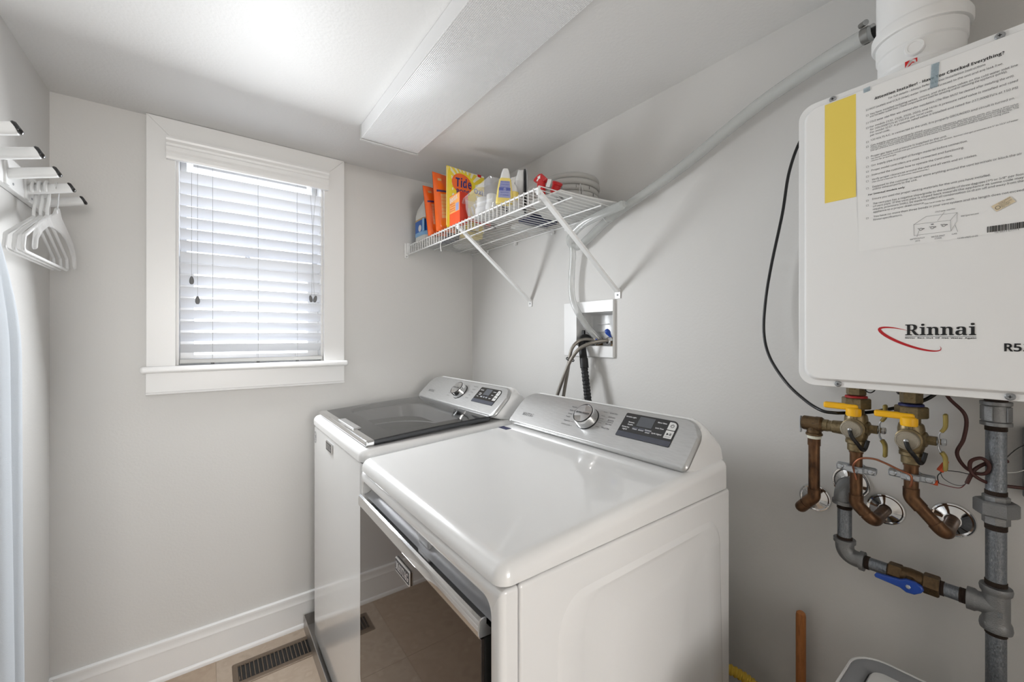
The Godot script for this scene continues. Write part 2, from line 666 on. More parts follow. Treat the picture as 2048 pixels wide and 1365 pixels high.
func make_room() -> void:
	# floor: slab and separate tiles
	var fl := struct("floor", "beige stone-look tile floor of the laundry room", "floor")
	part(fl, "subfloor", B.new().box(Vector3(0.405, -0.0809, 0.65), Vector3(1.97, 0.16, 5.7)), M.grout)
	var pitch := 0.457
	for i in 4:
		for j in 12:
			var x0 := -0.43 + i * pitch
			var z0 := -2.05 + j * pitch
			var x1 := minf(x0 + pitch, 1.24)
			var z1 := minf(z0 + pitch, 3.2)
			if x1 - x0 < 0.03 or z1 - z0 < 0.03:
				continue
			var b := B.new().box(Vector3((x0 + x1) / 2, -0.006, (z0 + z1) / 2), Vector3(x1 - x0 - 0.0014, 0.012, z1 - z0 - 0.0014), 0.0008)
			part(fl, "tile", b, M.tile if (i * 7 + j * 3) % 3 else M.tile_warm)
	struct("ceiling", "low flat painted ceiling above the laundry appliances", "ceiling", B.new().box(Vector3(0.405, 2.222, 0.65), Vector3(1.97, 0.16, 5.7)), M.ceiling)
	struct("wall_left", "pale grey wall carrying the white coat hook rack", "wall", B.new().box(Vector3(-0.505, 1.07, 0.65), Vector3(0.15, 2.144, 5.7)), M.wall)
	var wb := B.new()
	wb.box(Vector3(-0.264, 1.07, -2.125), Vector3(0.332, 2.144, 0.15))
	wb.box(Vector3(0.836, 1.07, -2.125), Vector3(0.808, 2.144, 0.15))
	wb.box(Vector3(0.167, 0.587, -2.125), Vector3(0.53, 1.178, 0.15))
	wb.box(Vector3(0.167, 2.096, -2.125), Vector3(0.53, 0.092, 0.15))
	struct("wall_back", "pale grey wall around the window with white blinds", "wall", wb, M.wall, 0.0)
	var wr := B.new()
	wr.box(Vector3(1.315, 1.07, -1.625), Vector3(0.15, 2.144, 0.85))
	wr.box(Vector3(1.315, 1.07, 1.245), Vector3(0.15, 2.144, 4.51))
	wr.box(Vector3(1.315, 0.6345, -1.105), Vector3(0.15, 1.273, 0.19))
	wr.box(Vector3(1.315, 1.774, -1.105), Vector3(0.15, 0.736, 0.19))
	struct("wall_right", "pale grey wall behind the shelf and the water heater", "wall", wr, M.wall, 0.0)
	# partition behind the photographer with an open doorway into a brighter room, and that room's window wall
	var wf := B.new()
	wf.box(Vector3(-0.40, 1.07, 1.06), Vector3(0.06, 2.144, 0.12))
	wf.box(Vector3(0.935, 1.07, 1.06), Vector3(0.61, 2.144, 0.12))
	wf.box(Vector3(0.13, 2.09, 1.06), Vector3(1.00, 0.104, 0.12))
	struct("wall_front", "pale grey partition with an open doorway facing the blinds", "wall", wf, M.wall, 0.0)
	var dc := B.new()
	for q in [[-0.385, 1.02, 0.07, 2.04], [0.645, 1.02, 0.07, 2.04], [0.13, 2.065, 1.10, 0.05]]:
		dc.box(Vector3(q[0], q[1], 0.992), Vector3(q[2], q[3], 0.016), 0.003)
	var d1 := struct("door_1", "white cased opening without a door leaf in the partition", "doorway")
	part(d1, "casing", dc, M.trim)
	var wo := B.new()
	wo.box(Vector3(-0.34, 1.07, 3.275), Vector3(0.18, 2.144, 0.15))
	wo.box(Vector3(1.15, 1.07, 3.275), Vector3(0.18, 2.144, 0.15))
	wo.box(Vector3(0.405, 0.40, 3.275), Vector3(1.31, 0.80, 0.15))
	wo.box(Vector3(0.405, 2.105, 3.275), Vector3(1.31, 0.075, 0.15))
	struct("wall_outer", "pale grey wall with a wide window in the room beyond the doorway", "wall", wo, M.wall, 0.0)

	# baseboards: moulded profile with shoe, height along y, depth along x
	var prof := PackedVector2Array([Vector2(0, 0), Vector2(0.021, 0), Vector2(0.021, 0.008), Vector2(0.0185, 0.014), Vector2(0.014, 0.018), Vector2(0.014, 0.106), Vector2(0.0148, 0.109), Vector2(0.0148, 0.113), Vector2(0.0128, 0.119), Vector2(0.0122, 0.135), Vector2(0.0130, 0.138), Vector2(0.0120, 0.146), Vector2(0.006, 0.149), Vector2(0, 0.149)])
	var tb := func(o: Vector3, out: Vector3, along: Vector3) -> Transform3D: return Transform3D(Basis(out, Vector3.UP, out.cross(Vector3.UP)), o)
	struct("baseboard_back", "tall white moulded baseboard under the window wall", "baseboard", B.new().at(tb.call(Vector3(1.24, 0, -2.05), Vector3(0, 0, 1), Vector3.ZERO)).extr(prof, 1.67), M.trim, 25.0)
	struct("baseboard_left", "white moulded baseboard under the coat hook wall", "baseboard", B.new().at(tb.call(Vector3(-0.43, 0, -2.03), Vector3(1, 0, 0), Vector3.ZERO)).extr(prof, 3.0), M.trim, 25.0)
	struct("baseboard_right", "white moulded baseboard on the wall behind the dryer", "baseboard", B.new().at(tb.call(Vector3(1.24, 0, 1.0), Vector3(-1, 0, 0), Vector3.ZERO)).extr(prof, 3.02), M.trim, 25.0)

	# window in the back wall
	var w := struct("window_1", "small white window with flat casing and projecting sill", "window")
	var x0 := -0.098
	var x1 := 0.432
	var ct := Transform3D(Basis.IDENTITY, Vector3(0, 0, -2.051))
	part(w, "casing", B.new().at(ct).extr(PackedVector2Array([Vector2(-0.183, 1.195), Vector2(-0.098, 1.195), Vector2(-0.098, 2.0555), Vector2(-0.183, 2.1405)]), 0.022, 0.0008), M.trim)
	part(w, "casing", B.new().at(ct).extr(PackedVector2Array([Vector2(0.432, 1.195), Vector2(0.520, 1.195), Vector2(0.520, 2.1405), Vector2(0.432, 2.0525)]), 0.022, 0.0008), M.trim)
	part(w, "head_casing", B.new().at(ct).extr(PackedVector2Array([Vector2(-0.0978, 2.0555), Vector2(0.4318, 2.0525), Vector2(0.5196, 2.1408), Vector2(-0.1826, 2.1408)]), 0.022, 0.0008), M.trim)
	part(w, "sill", B.new().box(Vector3(0.167, 1.1845, -2.078), Vector3(0.732, 0.025, 0.155), 0.009, 3), M.trim)
	part(w, "apron", B.new().box(Vector3(0.168, 1.131, -2.041), Vector3(0.706, 0.082, 0.019), 0.002).tube([Vector3(-0.184, 1.0935, -2.031), Vector3(0.52, 1.0935, -2.031)], 0.0055, 10), M.trim)
	var jb := B.new()
	jb.box(Vector3(x0 + 0.004, 1.63, -2.13), Vector3(0.008, 0.87, 0.14)).box(Vector3(x1 - 0.004, 1.63, -2.13), Vector3(0.008, 0.87, 0.14)).box(Vector3(0.167, 2.056, -2.13), Vector3(0.53, 0.012, 0.14))
	part(w, "jamb", jb, M.trim)
	for k in 2:
		var ya: float = [1.197, 1.605][k]
		var yb: float = [1.635, 2.05][k]
		var zz: float = [-2.135, -2.168][k]
		var sb := B.new()
		var sw: float = [0.046, 0.022][k]
		sb.box(Vector3(x0 + 0.008 + sw / 2, (ya + yb) / 2, zz), Vector3(sw, yb - ya, 0.03), 0.003)
		sb.box(Vector3(x1 - 0.008 - sw / 2, (ya + yb) / 2, zz), Vector3(sw, yb - ya, 0.03), 0.003)
		sb.box(Vector3(0.167, ya + 0.018, zz), Vector3(0.43, 0.036, 0.0298), 0.003)
		sb.box(Vector3(0.167, yb - 0.018, zz), Vector3(0.43, 0.036, 0.0298), 0.003)
		var s := part(w, "sash", sb, M.trim)
		part(s, "pane", B.new().box(Vector3(0.167, (ya + yb) / 2, zz), Vector3(0.514 - 2.0 * sw, yb - ya - 0.06, 0.004)), M.glass)
	part(w, "sash_lock", B.new().box(Vector3(0.14, 1.642, -2.118), Vector3(0.06, 0.012, 0.022), 0.004).lathe_at(Vector3(0.14, 1.652, -2.118), 0.011, 0.012), M.satin)

	# the blind hung in it
	var bl := thing("window_blind", "white slatted blind hanging closed in the small window", "blind", Vector3(0.17, 1.20, -2.05))
	var vp := PackedVector2Array([Vector2(0, 0), Vector2(0.016, 0), Vector2(0.018, 0.006), Vector2(0.018, 0.022), Vector2(0.023, 0.030), Vector2(0.024, 0.044), Vector2(0.020, 0.050), Vector2(0.021, 0.058), Vector2(0.029, 0.066), Vector2(0.031, 0.073), Vector2(0.029, 0.0815), Vector2(0, 0.0815)])
	var vt := Transform3D(Basis(Vector3(0, 0, 1), Vector3.UP, Vector3(-1, 0, 0)), Vector3(0.447, 1.983, -2.0285))
	part(bl, "valance", B.new().at(vt).extr(vp, 0.572), M.trim, 20.0)
	part(bl, "headrail", B.new().box(Vector3(0.167, 2.034, -2.078), Vector3(0.52, 0.030, 0.05), 0.003), M.slat)
	var slat_shape := B.new()
	var sp := PackedVector2Array()
	for i in 9:
		var q := -0.025 + 0.05 * i / 8.0
		sp.append(Vector2(q, 0.0018 * (1.0 - pow(q / 0.025, 2.0)) + 0.0013))
	for i in 9:
		var q := 0.025 - 0.05 * i / 8.0
		sp.append(Vector2(q, 0.0018 * (1.0 - pow(q / 0.025, 2.0)) - 0.0013))
	var sm: ArrayMesh
	for i in 16:
		var y := 1.9585 - i * 0.04535
		var c := Vector3(0, y - 0.0164, -2.0745)
		var o := MeshInstance3D.new()
		if sm == null:
			var a := deg_to_rad(41.0)
			# local x runs from the outer low edge to the room-side high edge
			slat_shape.at(Transform3D(Basis(Vector3(0, sin(a), cos(a)), Vector3(0, cos(a), -sin(a)), Vector3(-1, 0, 0)), Vector3(0.427, 0, 0)))
			slat_shape.extr(sp, 0.514)
			sm = slat_shape.mesh(25.0)
		o.mesh = sm
		o.name = "slat"
		o.material_override = M.slat
		o.position = c - bl.position
		bl.add_child(o, true)
	part(bl, "bottom_rail", B.new().box(Vector3(0.170, 1.2115, -2.068), Vector3(0.516, 0.0185, 0.05), 0.004, 2), M.rail_grey)
	for x in [0.0165, 0.1735, 0.3235]:
		var lc := B.new()
		lc.tube([Vector3(x, 2.0, -2.0545), Vector3(x + 0.001, 1.6, -2.0545), Vector3(x, 1.215, -2.0425)], 0.0008, 6)
		lc.tube([Vector3(x, 2.0, -2.096), Vector3(x, 1.215, -2.094)], 0.0008, 6)
		part(bl, "ladder_cord", lc, M.cord)
		part(bl, "cord_plug", B.new().box(Vector3(x, 1.2015, -2.05), Vector3(0.012, 0.006, 0.014), 0.002), M.tassel)
	for q in [[-0.0502, 1.531, 0.0], [-0.0316, 1.4537, 0.0], [0.381, 1.482, 0.006], [0.393, 1.482, -0.008]]:
		var top := Vector3(q[0] - q[2], 1.99, -2.047)
		var low := Vector3(q[0], q[1] + 0.012, -2.045)
		var pc := part(bl, "pull_cord", B.new().tube(smooth([top, top.lerp(low, 0.5) + Vector3(q[2] * 1.5, 0, 0.002), low], 6), 0.0008, 6), M.cord)
		part(pc, "tassel", B.new().at(Transform3D(Basis(Vector3.BACK, q[2] * 30.0), Vector3(q[0], q[1] - 0.016, -2.045))).lathe([Vector2(0.0035, 0), Vector2(0.0065, 0.004), Vector2(0.0078, 0.012), Vector2(0.0065, 0.022), Vector2(0.004, 0.029), Vector2(0.0025, 0.031)], 16), M.tassel)
	# second window, behind the photographer
	var w2 := struct("window_2", "wide white window in the room beyond the doorway", "window")
	var fr := B.new()
	for q in [[-0.245, 1.435, 0.03, 1.27], [1.055, 1.435, 0.03, 1.27], [0.405, 1.435, 0.04, 1.27], [0.405, 0.815, 1.3, 0.03], [0.405, 2.055, 1.3, 0.03]]:
		fr.box(Vector3(q[0], q[1], 3.25), Vector3(q[2], q[3], 0.05), 0.003)
	part(w2, "window_frame", fr, M.trim)
	for s in [-1, 1]:
		part(w2, "pane", B.new().box(Vector3(0.405 + s * 0.325, 1.435, 3.25), Vector3(0.62, 1.22, 0.004)), M.glass)

func make_ceiling_light() -> void:
	var t := thing("ceiling_light", "long switched-off ceiling light with white prismatic lens", "light fixture", Vector3(0.6, 2.142, -1.035))
	part(t, "housing", B.new().box(Vector3(0.6, 2.127, -1.035), Vector3(0.215, 0.03, 1.2)), M.fixture)
	part(t, "lens", B.new().box(Vector3(0.6, 2.0882, -1.035), Vector3(0.23, 0.0045, 1.21), 0.001), M.lens)
	for s in [-1.0, 1.0]:
		var side := PackedVector2Array([Vector2(0, 0.0), Vector2(0.003, 0.0), Vector2(0.003, 0.055), Vector2(0, 0.055)])
		part(t, "side_panel", B.new().box(Vector3(0.6 + s * 0.1145, 2.1145, -1.035), Vector3(0.003, 0.053, 1.21), 0.0005), M.fixture)
	for z in [-1.6425, -0.4275]:
		var e := B.new()
		e.box(Vector3(0.6, 2.1125, z), Vector3(0.238, 0.059, 0.004), 0.001)
		e.box(Vector3(0.6, 2.0835, z + (0.004 if z < -1.0 else -0.004)), Vector3(0.238, 0.003, 0.012), 0.001)
		part(t, "end_cap", e, M.rail_grey)

func ring_xz(x0: float, x1: float, z0: float, z1: float, r: float, inset: float, y, n := 6) -> Array:
	var q := rr((x1 - x0) / 2 - inset, (z1 - z0) / 2 - inset, maxf(r - inset, 0.004), n, Vector2((x0 + x1) / 2, (z0 + z1) / 2))
	var o := []
	for v in q:
		var h: float = y.call(v.x) if y is Callable else y
		o.append(Vector3(v.x, h, v.y))
	return o

# the sloping control console shared by both machines: p0 and p1 are the lower and upper edge of its face in (x, y)
func console(t: Node3D, p0: Vector2, p1: Vector2, z0: float, z1: float, back: float, deck: float, low_r := 0.014) -> Transform3D:
	var len := p0.distance_to(p1)
	var up := Vector3(p1.x - p0.x, p1.y - p0.y, 0).normalized()
	var f := plane_frame(Vector3(p0.x, p0.y, 0), Vector3(0, 0, 1), up)
	var hz := (z1 - z0) / 2
	var cz := (z0 + z1) / 2
	var face := rr4(hz, len / 2, 0.055, 0.055, low_r, low_r, 8, Vector2(cz, len / 2))
	for i in face.size():
		var k := (face[i].x - cz) / hz
		face[i].y += 0.006 * (1.0 - k * k) * (face[i].y / len)
	var far := rr4(hz - 0.002, 0.07, 0.05, 0.05, 0.01, 0.01, 8, Vector2(cz, 0))
	var rings := []
	for k in 5:
		var g := []
		var w := k / 4.0
		for i in face.size():
			var a := f * Vector3(cz + (face[i].x - cz) * 0.992, face[i].y * 0.985 + 0.001, -0.006)
			var ty := (far[i].y + 0.07) / 0.14
			var e := Vector3(back - 0.05 * ty * ty, lerpf(deck - 0.05, p1.y - 0.028, ty), far[i].x)
			var m := a.lerp(e, w)
			m.y += 0.016 * sin(w * PI) * ty
			g.append(m)
		rings.append(g)
	part(t, "console_housing", B.new().loft(rings), M.enamel, 50.0)
	part(t, "control_panel", B.new().at(f * Transform3D(Basis.IDENTITY, Vector3(0, 0, -0.014))).extr(face, 0.018, 0.006), M.brushed, 50.0)
	return f * Transform3D(Basis.IDENTITY, Vector3(0, 0, 0.0042))

func console_knob(t: Node3D, f: Transform3D, s: float, h: float, r: float) -> void:
	var kf := f * Transform3D(Basis(Vector3.RIGHT, PI / 2), Vector3(s, h, 0))
	var k := part(t, "knob", B.new().at(kf).lathe([Vector2(r * 0.96, 0), Vector2(r * 1.0, 0.003), Vector2(r * 0.93, 0.024), Vector2(r * 0.88, 0.0275), Vector2(r * 0.80, 0.028), Vector2(0.0005, 0.028)], 48), M.chrome)
	part(k, "knob_base_ring", B.new().at(kf).lathe([Vector2(r * 1.04, 0), Vector2(r * 1.04, 0.0015), Vector2(r * 0.9, 0.0018)], 48), M.black)
	part(k, "knob_face_ring", B.new().at(kf).lathe([Vector2(r * 0.90, 0.0268), Vector2(r * 0.90, 0.0288), Vector2(r * 0.84, 0.0289), Vector2(r * 0.84, 0.0268)], 48, false), M.black)
	# the spun metal face: a shallow fan of wedges, like radial brushing
	var fan := B.new().at(kf)
	var tri := PackedVector3Array()
	for i in 48:
		var a := TAU * i / 48.0
		var b := TAU * (i + 1) / 48.0
		tri.append_array([Vector3(0, 0.0286, 0), Vector3(cos(b) * r * 0.84, 0.0284 + 0.0016 * sin(2.0 * b + 0.7), sin(b) * r * 0.84), Vector3(cos(a) * r * 0.84, 0.0284 + 0.0016 * sin(2.0 * a + 0.7), sin(a) * r * 0.84)])
	fan.put(tri, false)
	part(k, "knob_face", fan, M.satin, 0.0)
	var lt := B.new()
	letters(lt, "EXTRA POWER", "sans-bold", f * Transform3D(Basis.IDENTITY, Vector3(s, h - 0.003, 0.0303)), 0.008, r * 1.4, 0.0)
	part(k, "knob_lettering", lt, M.ink, 0.0)

func console_display(t: Node3D, f: Transform3D, s0: float, s1: float, h0: float, h1: float, words: Array) -> void:
	var cx := (s0 + s1) / 2
	var cy := (h0 + h1) / 2
	var hx := (s1 - s0) / 2
	var hy := (h1 - h0) / 2
	var d := part(t, "display", B.new().at(f).extr(rr4(hx, hy, 0.018, 0.004, 0.003, 0.004, 6, Vector2(cx, cy)), 0.0012, 0.0004), M.black_gloss)
	var g := f * Transform3D(Basis.IDENTITY, Vector3(0, 0, 0.0012))
	part(d, "lower_band", B.new().at(g).extr(rr(hx - 0.001, 0.0075, 0.002, 3, Vector2(cx, h0 + 0.0085)), 0.0003), M.band_grey)
	part(d, "screen", B.new().at(g).extr(rr(hx * 0.285, hy * 0.40, 0.001, 2, Vector2(cx - hx * 0.12, cy + hy * 0.46)), 0.0004), M.lcd)
	var bx := cx + hx * 0.82
	var pw := part(d, "power_button", B.new().at(g).extr(rr4(hx * 0.135, hy * 0.30, 0.012, 0.001, 0.001, 0.001, 5, Vector2(bx, cy + hy * 0.56)), 0.0008, 0.0003), M.button)
	var pl := part(d, "start_button", B.new().at(g).extr(rr(hx * 0.135, hy * 0.30, 0.001, 2, Vector2(bx, cy - hy * 0.10)), 0.0008, 0.0003), M.button)
	var e := g * Transform3D(Basis.IDENTITY, Vector3(0, 0, 0.0011))
	var ic := B.new().at(e)
	var arc := []
	for i in 17:
		var w := PI / 2 + 0.6 + (TAU - 1.2) * i / 16.0
		arc.append(Vector3(bx + cos(w) * 0.0042, cy + hy * 0.56 + sin(w) * 0.0042, 0))
	ic.tube(arc, 0.0005, 4)
	ic.tube([Vector3(bx, cy + hy * 0.56 + 0.001, 0), Vector3(bx, cy + hy * 0.56 + 0.0055, 0)], 0.0005, 4)
	part(pw, "power_symbol", ic, M.ink)
	var pi_ := B.new().at(e)
	pi_.extr(PackedVector2Array([Vector2(bx - 0.0055, cy - hy * 0.10 - 0.003), Vector2(bx + 0.0005, cy - hy * 0.10 + 0.0005), Vector2(bx - 0.0055, cy - hy * 0.10 + 0.004)]), 0.0003)
	pi_.box(Vector3(bx + 0.003, cy - hy * 0.10 + 0.0005, 0), Vector3(0.001, 0.007, 0.0004)).box(Vector3(bx + 0.0055, cy - hy * 0.10 + 0.0005, 0), Vector3(0.001, 0.007, 0.0004))
	letters(pi_, "Hold to Start", "sans", e * Transform3D(Basis.IDENTITY, Vector3(bx, cy - hy * 0.32, 0)), 0.0028, 0.0, 0.0)
	part(pl, "start_symbol", pi_, M.ink)
	var lt := B.new()
	for w in words:
		letters(lt, w[0], "sans-bold", g * Transform3D(Basis.IDENTITY, Vector3(cx + hx * w[1], cy + hy * w[2] - 0.0018, 0.0005)), 0.0051, 0.0, 0.0)
	part(d, "display_lettering", lt, M.ink_white, 0.0)
	for k in 3:
		part(d, "touch_key", B.new().at(g).extr(rr(hx * 0.105, hy * 0.115, 0.001, 2, Vector2(cx + hx * (-0.40 + 0.25 * k), cy - hy * 0.17)), 0.0002), M.band_grey)

func cabinet_badge(t: Node3D, c: Vector3, w: float, h: float, right: Vector3) -> void:
	var f := plane_frame(c, right, Vector3.UP)
	var bd := part(t, "badge", B.new().at(f).extr(rr(w / 2, h / 2, h * 0.12, 3), 0.005, 0.0015), M.chrome)
	part(bd, "badge_field", B.new().at(f * Transform3D(Basis.IDENTITY, Vector3(0, 0, 0.0045))).extr(rr(w * 0.47, h * 0.40, h * 0.06, 3), 0.0008), M.badge_dark)
	var lt := B.new()
	letters(lt, "MAYTAG", "serif-bold", f * Transform3D(Basis.IDENTITY, Vector3(0, -h * 0.24, 0.0056)), h * 0.66, w * 0.86, 0.0)
	part(bd, "badge_lettering", lt, M.chrome, 0.0)

func make_dryer() -> void:
	var x0 := 0.345
	var x1 := 1.04
	var z0 := -1.176
	var z1 := -0.49
	var cz := (z0 + z1) / 2
	var t := thing("clothes_dryer", "white dryer with dark glass door, the machine nearer the water heater", "dryer", Vector3((x0 + x1) / 2, 0, cz))
	part(t, "cabinet", B.new().box(Vector3(0.7095, 0.476, cz), Vector3(0.661, 0.912, z1 - z0), 0.007, 2), M.enamel)
	for s in [[0.42, z0 + 0.06], [0.42, z1 - 0.06], [0.98, z0 + 0.06], [0.98, z1 - 0.06]]:
		part(t, "foot", B.new().at(Transform3D(Basis.IDENTITY, Vector3(s[0], 0, s[1]))).lathe([Vector2(0.022, 0), Vector2(0.022, 0.008), Vector2(0.010, 0.012), Vector2(0.010, 0.022)], 16), M.rubber)
	# embossed side sheet
	var side := []
	var add := func(xa: float, xb: float, yt: float, r: float, dz: float, ins: float) -> void:
		var g := []
		for q in rr((xb - xa) / 2 - ins, (yt - 0.10) / 2 - ins, maxf(r - ins, 0.01), 8, Vector2((xa + xb) / 2, (yt + 0.10) / 2)):
			# the pressing narrows a little towards the top
			var k: float = 1.0 - 0.10 * (q.y - 0.1) / 0.78
			g.append(Vector3((xa + xb) / 2 + (q.x - (xa + xb) / 2) * k, q.y, z1 + dz))
		side.append(g)
	add.call(0.43, 1.02, 0.880, 0.07, -0.0008, 0.0)
	add.call(0.43, 1.02, 0.880, 0.07, 0.0034, 0.014)
	add.call(0.495, 0.955, 0.864, 0.06, 0.0034, 0.0)
	add.call(0.495, 0.955, 0.864, 0.06, 0.0006, 0.010)
	add.call(0.585, 0.865, 0.792, 0.05, 0.0006, 0.0)
	add.call(0.585, 0.865, 0.792, 0.05, 0.0042, 0.012)
	part(t, "side_panel", B.new().loft(side, false, true, false), M.enamel, 50.0)
	# front frame with the door opening
	var ring := func(x: float, za: float, zb: float, ya: float, yb: float, ra: float, rb: float, ins: float) -> Array:
		var g := []
		for q in rr4((zb - za) / 2 - ins, (yb - ya) / 2 - ins, maxf(ra - ins, 0.003), maxf(ra - ins, 0.003), maxf(rb - ins, 0.003), maxf(rb - ins, 0.003), 6, Vector2((za + zb) / 2, (ya + yb) / 2)):
			g.append(Vector3(x, q.y, q.x))
		return g
	var hz0 := z0 + 0.011
	var hz1 := -0.519
	var fr := [ring.call(0.376, z0, z1, 0.02, 0.932, 0.006, 0.006, 0.0), ring.call(0.357, z0, z1, 0.02, 0.932, 0.006, 0.006, 0.0), ring.call(0.350, z0, z1, 0.02, 0.932, 0.006, 0.006, 0.0025), ring.call(0.3455, z0, z1, 0.02, 0.932, 0.006, 0.006, 0.009),
		ring.call(0.3455, hz0, hz1, 0.335, 0.906, 0.022, 0.05, -0.003), ring.call(0.349, hz0, hz1, 0.335, 0.906, 0.022, 0.05, 0.0), ring.call(0.376, hz0, hz1, 0.335, 0.906, 0.022, 0.05, 0.0)]
	part(t, "front_panel", B.new().loft(fr, false, false, true), M.enamel, 50.0)
	part(t, "door_recess", B.new().box(Vector3(0.381, 0.62, (hz0 + hz1) / 2), Vector3(0.012, 0.59, hz1 - hz0 + 0.01)), M.shadow_gap)
	# door: dark mirror glass with a chrome grip along its upper edge
	var dz0 := hz0 + 0.002
	var dz1 := -0.5365
	var door := part(t, "door", B.new().box(Vector3(0.362, 0.59, (dz0 + dz1) / 2), Vector3(0.030, 0.498, dz1 - dz0), 0.004), M.shadow_gap)
	part(door, "door_glass", B.new().at(plane_frame(Vector3(0.347, 0.59, (dz0 + dz1) / 2), Vector3(0, 0, 1), Vector3.UP)).extr(rr4((dz1 - dz0) / 2, 0.2485, 0.002, 0.002, 0.03, 0.03, 6), 0.007, 0.001), M.mirror_glass, 20.0)
	var hp := PackedVector2Array([Vector2(-0.010, 0.002), Vector2(-0.012, 0.006), Vector2(-0.012, 0.024), Vector2(-0.0105, 0.0295), Vector2(-0.006, 0.0325), Vector2(0.002, 0.0325), Vector2(0.0045, 0.029), Vector2(0.004, 0.022), Vector2(0.012, 0.012), Vector2(0.012, 0.0)])
	part(door, "door_handle", B.new().at(Transform3D(Basis(Vector3.RIGHT, Vector3.UP, Vector3(0, 0, 1)), Vector3(0.347, 0.839, dz0))).extr(hp, dz1 - dz0, 0.0012), M.chrome, 25.0)
	# grip scoop above the handle
	var sc := B.new()
	var cup := []
	for i in 9:
		var w := PI / 2 * i / 8.0
		cup.append(Vector2(0.352 + 0.030 * sin(w), 0.868 + 0.034 * (1.0 - cos(w)) * 0.9))
	var rows := []
	for q in cup:
		rows.append([Vector3(q.x, q.y, hz0 + 0.002), Vector3(q.x, q.y, cz), Vector3(q.x, q.y, hz1 - 0.002)])
	sc.sheet(rows)
	sc.box(Vector3(0.366, 0.9035, cz - 0.015), Vector3(0.03, 0.003, hz1 - hz0 - 0.004))
	part(door, "grip_scoop", sc, M.silver, 60.0)
	part(door, "latch_block", B.new().box(Vector3(0.370, 0.884, -0.800), Vector3(0.016, 0.030, 0.055), 0.006, 2), M.silver)
	cabinet_badge(door, Vector3(0.3405, 0.804, -0.846), 0.080, 0.033, Vector3(0, 0, 1))
	# worktop
	var yt := func(x: float) -> float: return 0.967 + (x - x0) * 0.062
	var r := 0.024
	var tp := [ring_xz(x0, x1, z0, z1, 0.024, 0.004, 0.935), ring_xz(x0 - 0.002, x1, z0 - 0.001, z1 + 0.001, 0.024, 0.0, 0.937)]
	for k in 7:
		var a := PI / 2 * k / 6.0
		var yk := func(x: float) -> float: return yt.call(x) - r + r * sin(a)
		tp.append(ring_xz(x0 - 0.002, x1, z0 - 0.001, z1 + 0.001, 0.024, r * (1.0 - cos(a)), yk))
	for ins in [0.06, 0.12, 0.20, 0.28, 0.335]:
		tp.append(ring_xz(x0 - 0.002, x1, z0 - 0.001, z1 + 0.001, 0.024, ins, yt))
	part(t, "worktop", B.new().loft(tp), M.enamel, 50.0)
	part(t, "seam", B.new().box(Vector3(0.70, 0.9335, cz), Vector3(0.67, 0.005, z1 - z0 - 0.012)), M.shadow_gap)
	part(t, "notice_sticker", B.new().at(Transform3D(Basis(Vector3.BACK, 0.062), Vector3(0.815, 0.9967, -1.135))).box(Vector3.ZERO, Vector3(0.022, 0.0006, 0.045)), M.navy)
	var f := console(t, Vector2(0.855, 1.008), Vector2(0.95, 1.105), -1.172, -0.499, 1.04, 0.995)
	console_knob(t, f, -0.838, 0.075, 0.036)
	console_display(t, f, -0.719, -0.559, 0.045, 0.1205, [["Wrinkle Light", -0.74, 0.68], ["Remote", -0.63, 0.25], ["Enable", -0.63, 0.06], ["Damp Dry", -0.76, -0.18], ["Signal", -0.76, -0.36], ["Timer", -0.40, -0.22], ["Sensor", -0.15, -0.22], ["Dryness", 0.10, -0.12], ["Level", 0.10, -0.30], ["More Time", 0.45, 0.66], ["Less Time", 0.44, 0.21], ["Cycle Signal", 0.42, -0.24]])
	var lt := B.new()
	letters(lt, "MAYTAG", "serif", f * Transform3D(Basis.IDENTITY, Vector3(-1.091, 0.037, 0.0003)), 0.016, 0.056, 0.0)
	part(t, "panel_lettering", lt, M.ink_grey, 0.0)
	var lg := B.new()
	for q in [["Regular", -0.9123, 0.1045], ["Bulky Items", -0.9078, 0.0908], ["Whites", -0.9142, 0.0781], ["Towels", -0.9158, 0.067], ["Rapid Dry", -0.9097, 0.0523], ["Custom Cycle", -0.9068, 0.0387], ["Quick Dry", -0.7597, 0.1073], ["Delicates", -0.7588, 0.0936], ["Wrinkle", -0.757, 0.083], ["Control", -0.757, 0.077], ["Normal", -0.7575, 0.0698], ["Timed Dry", -0.7615, 0.0553]]:
		letters(lg, q[0], "sans", f * Transform3D(Basis.IDENTITY, Vector3(q[1], q[2], 0.0003)), 0.0062, 0.0, 0.0)
		var sd: float = signf(q[1] + 0.838)
		lg.at(f).box(Vector3(-0.838 + sd * 0.048, q[2] + 0.002, 0.0002), Vector3(0.014, 0.0005, 0.0002))
		lg.at(Transform3D.IDENTITY)
	part(t, "cycle_lettering", lg, M.ink_grey, 0.0)

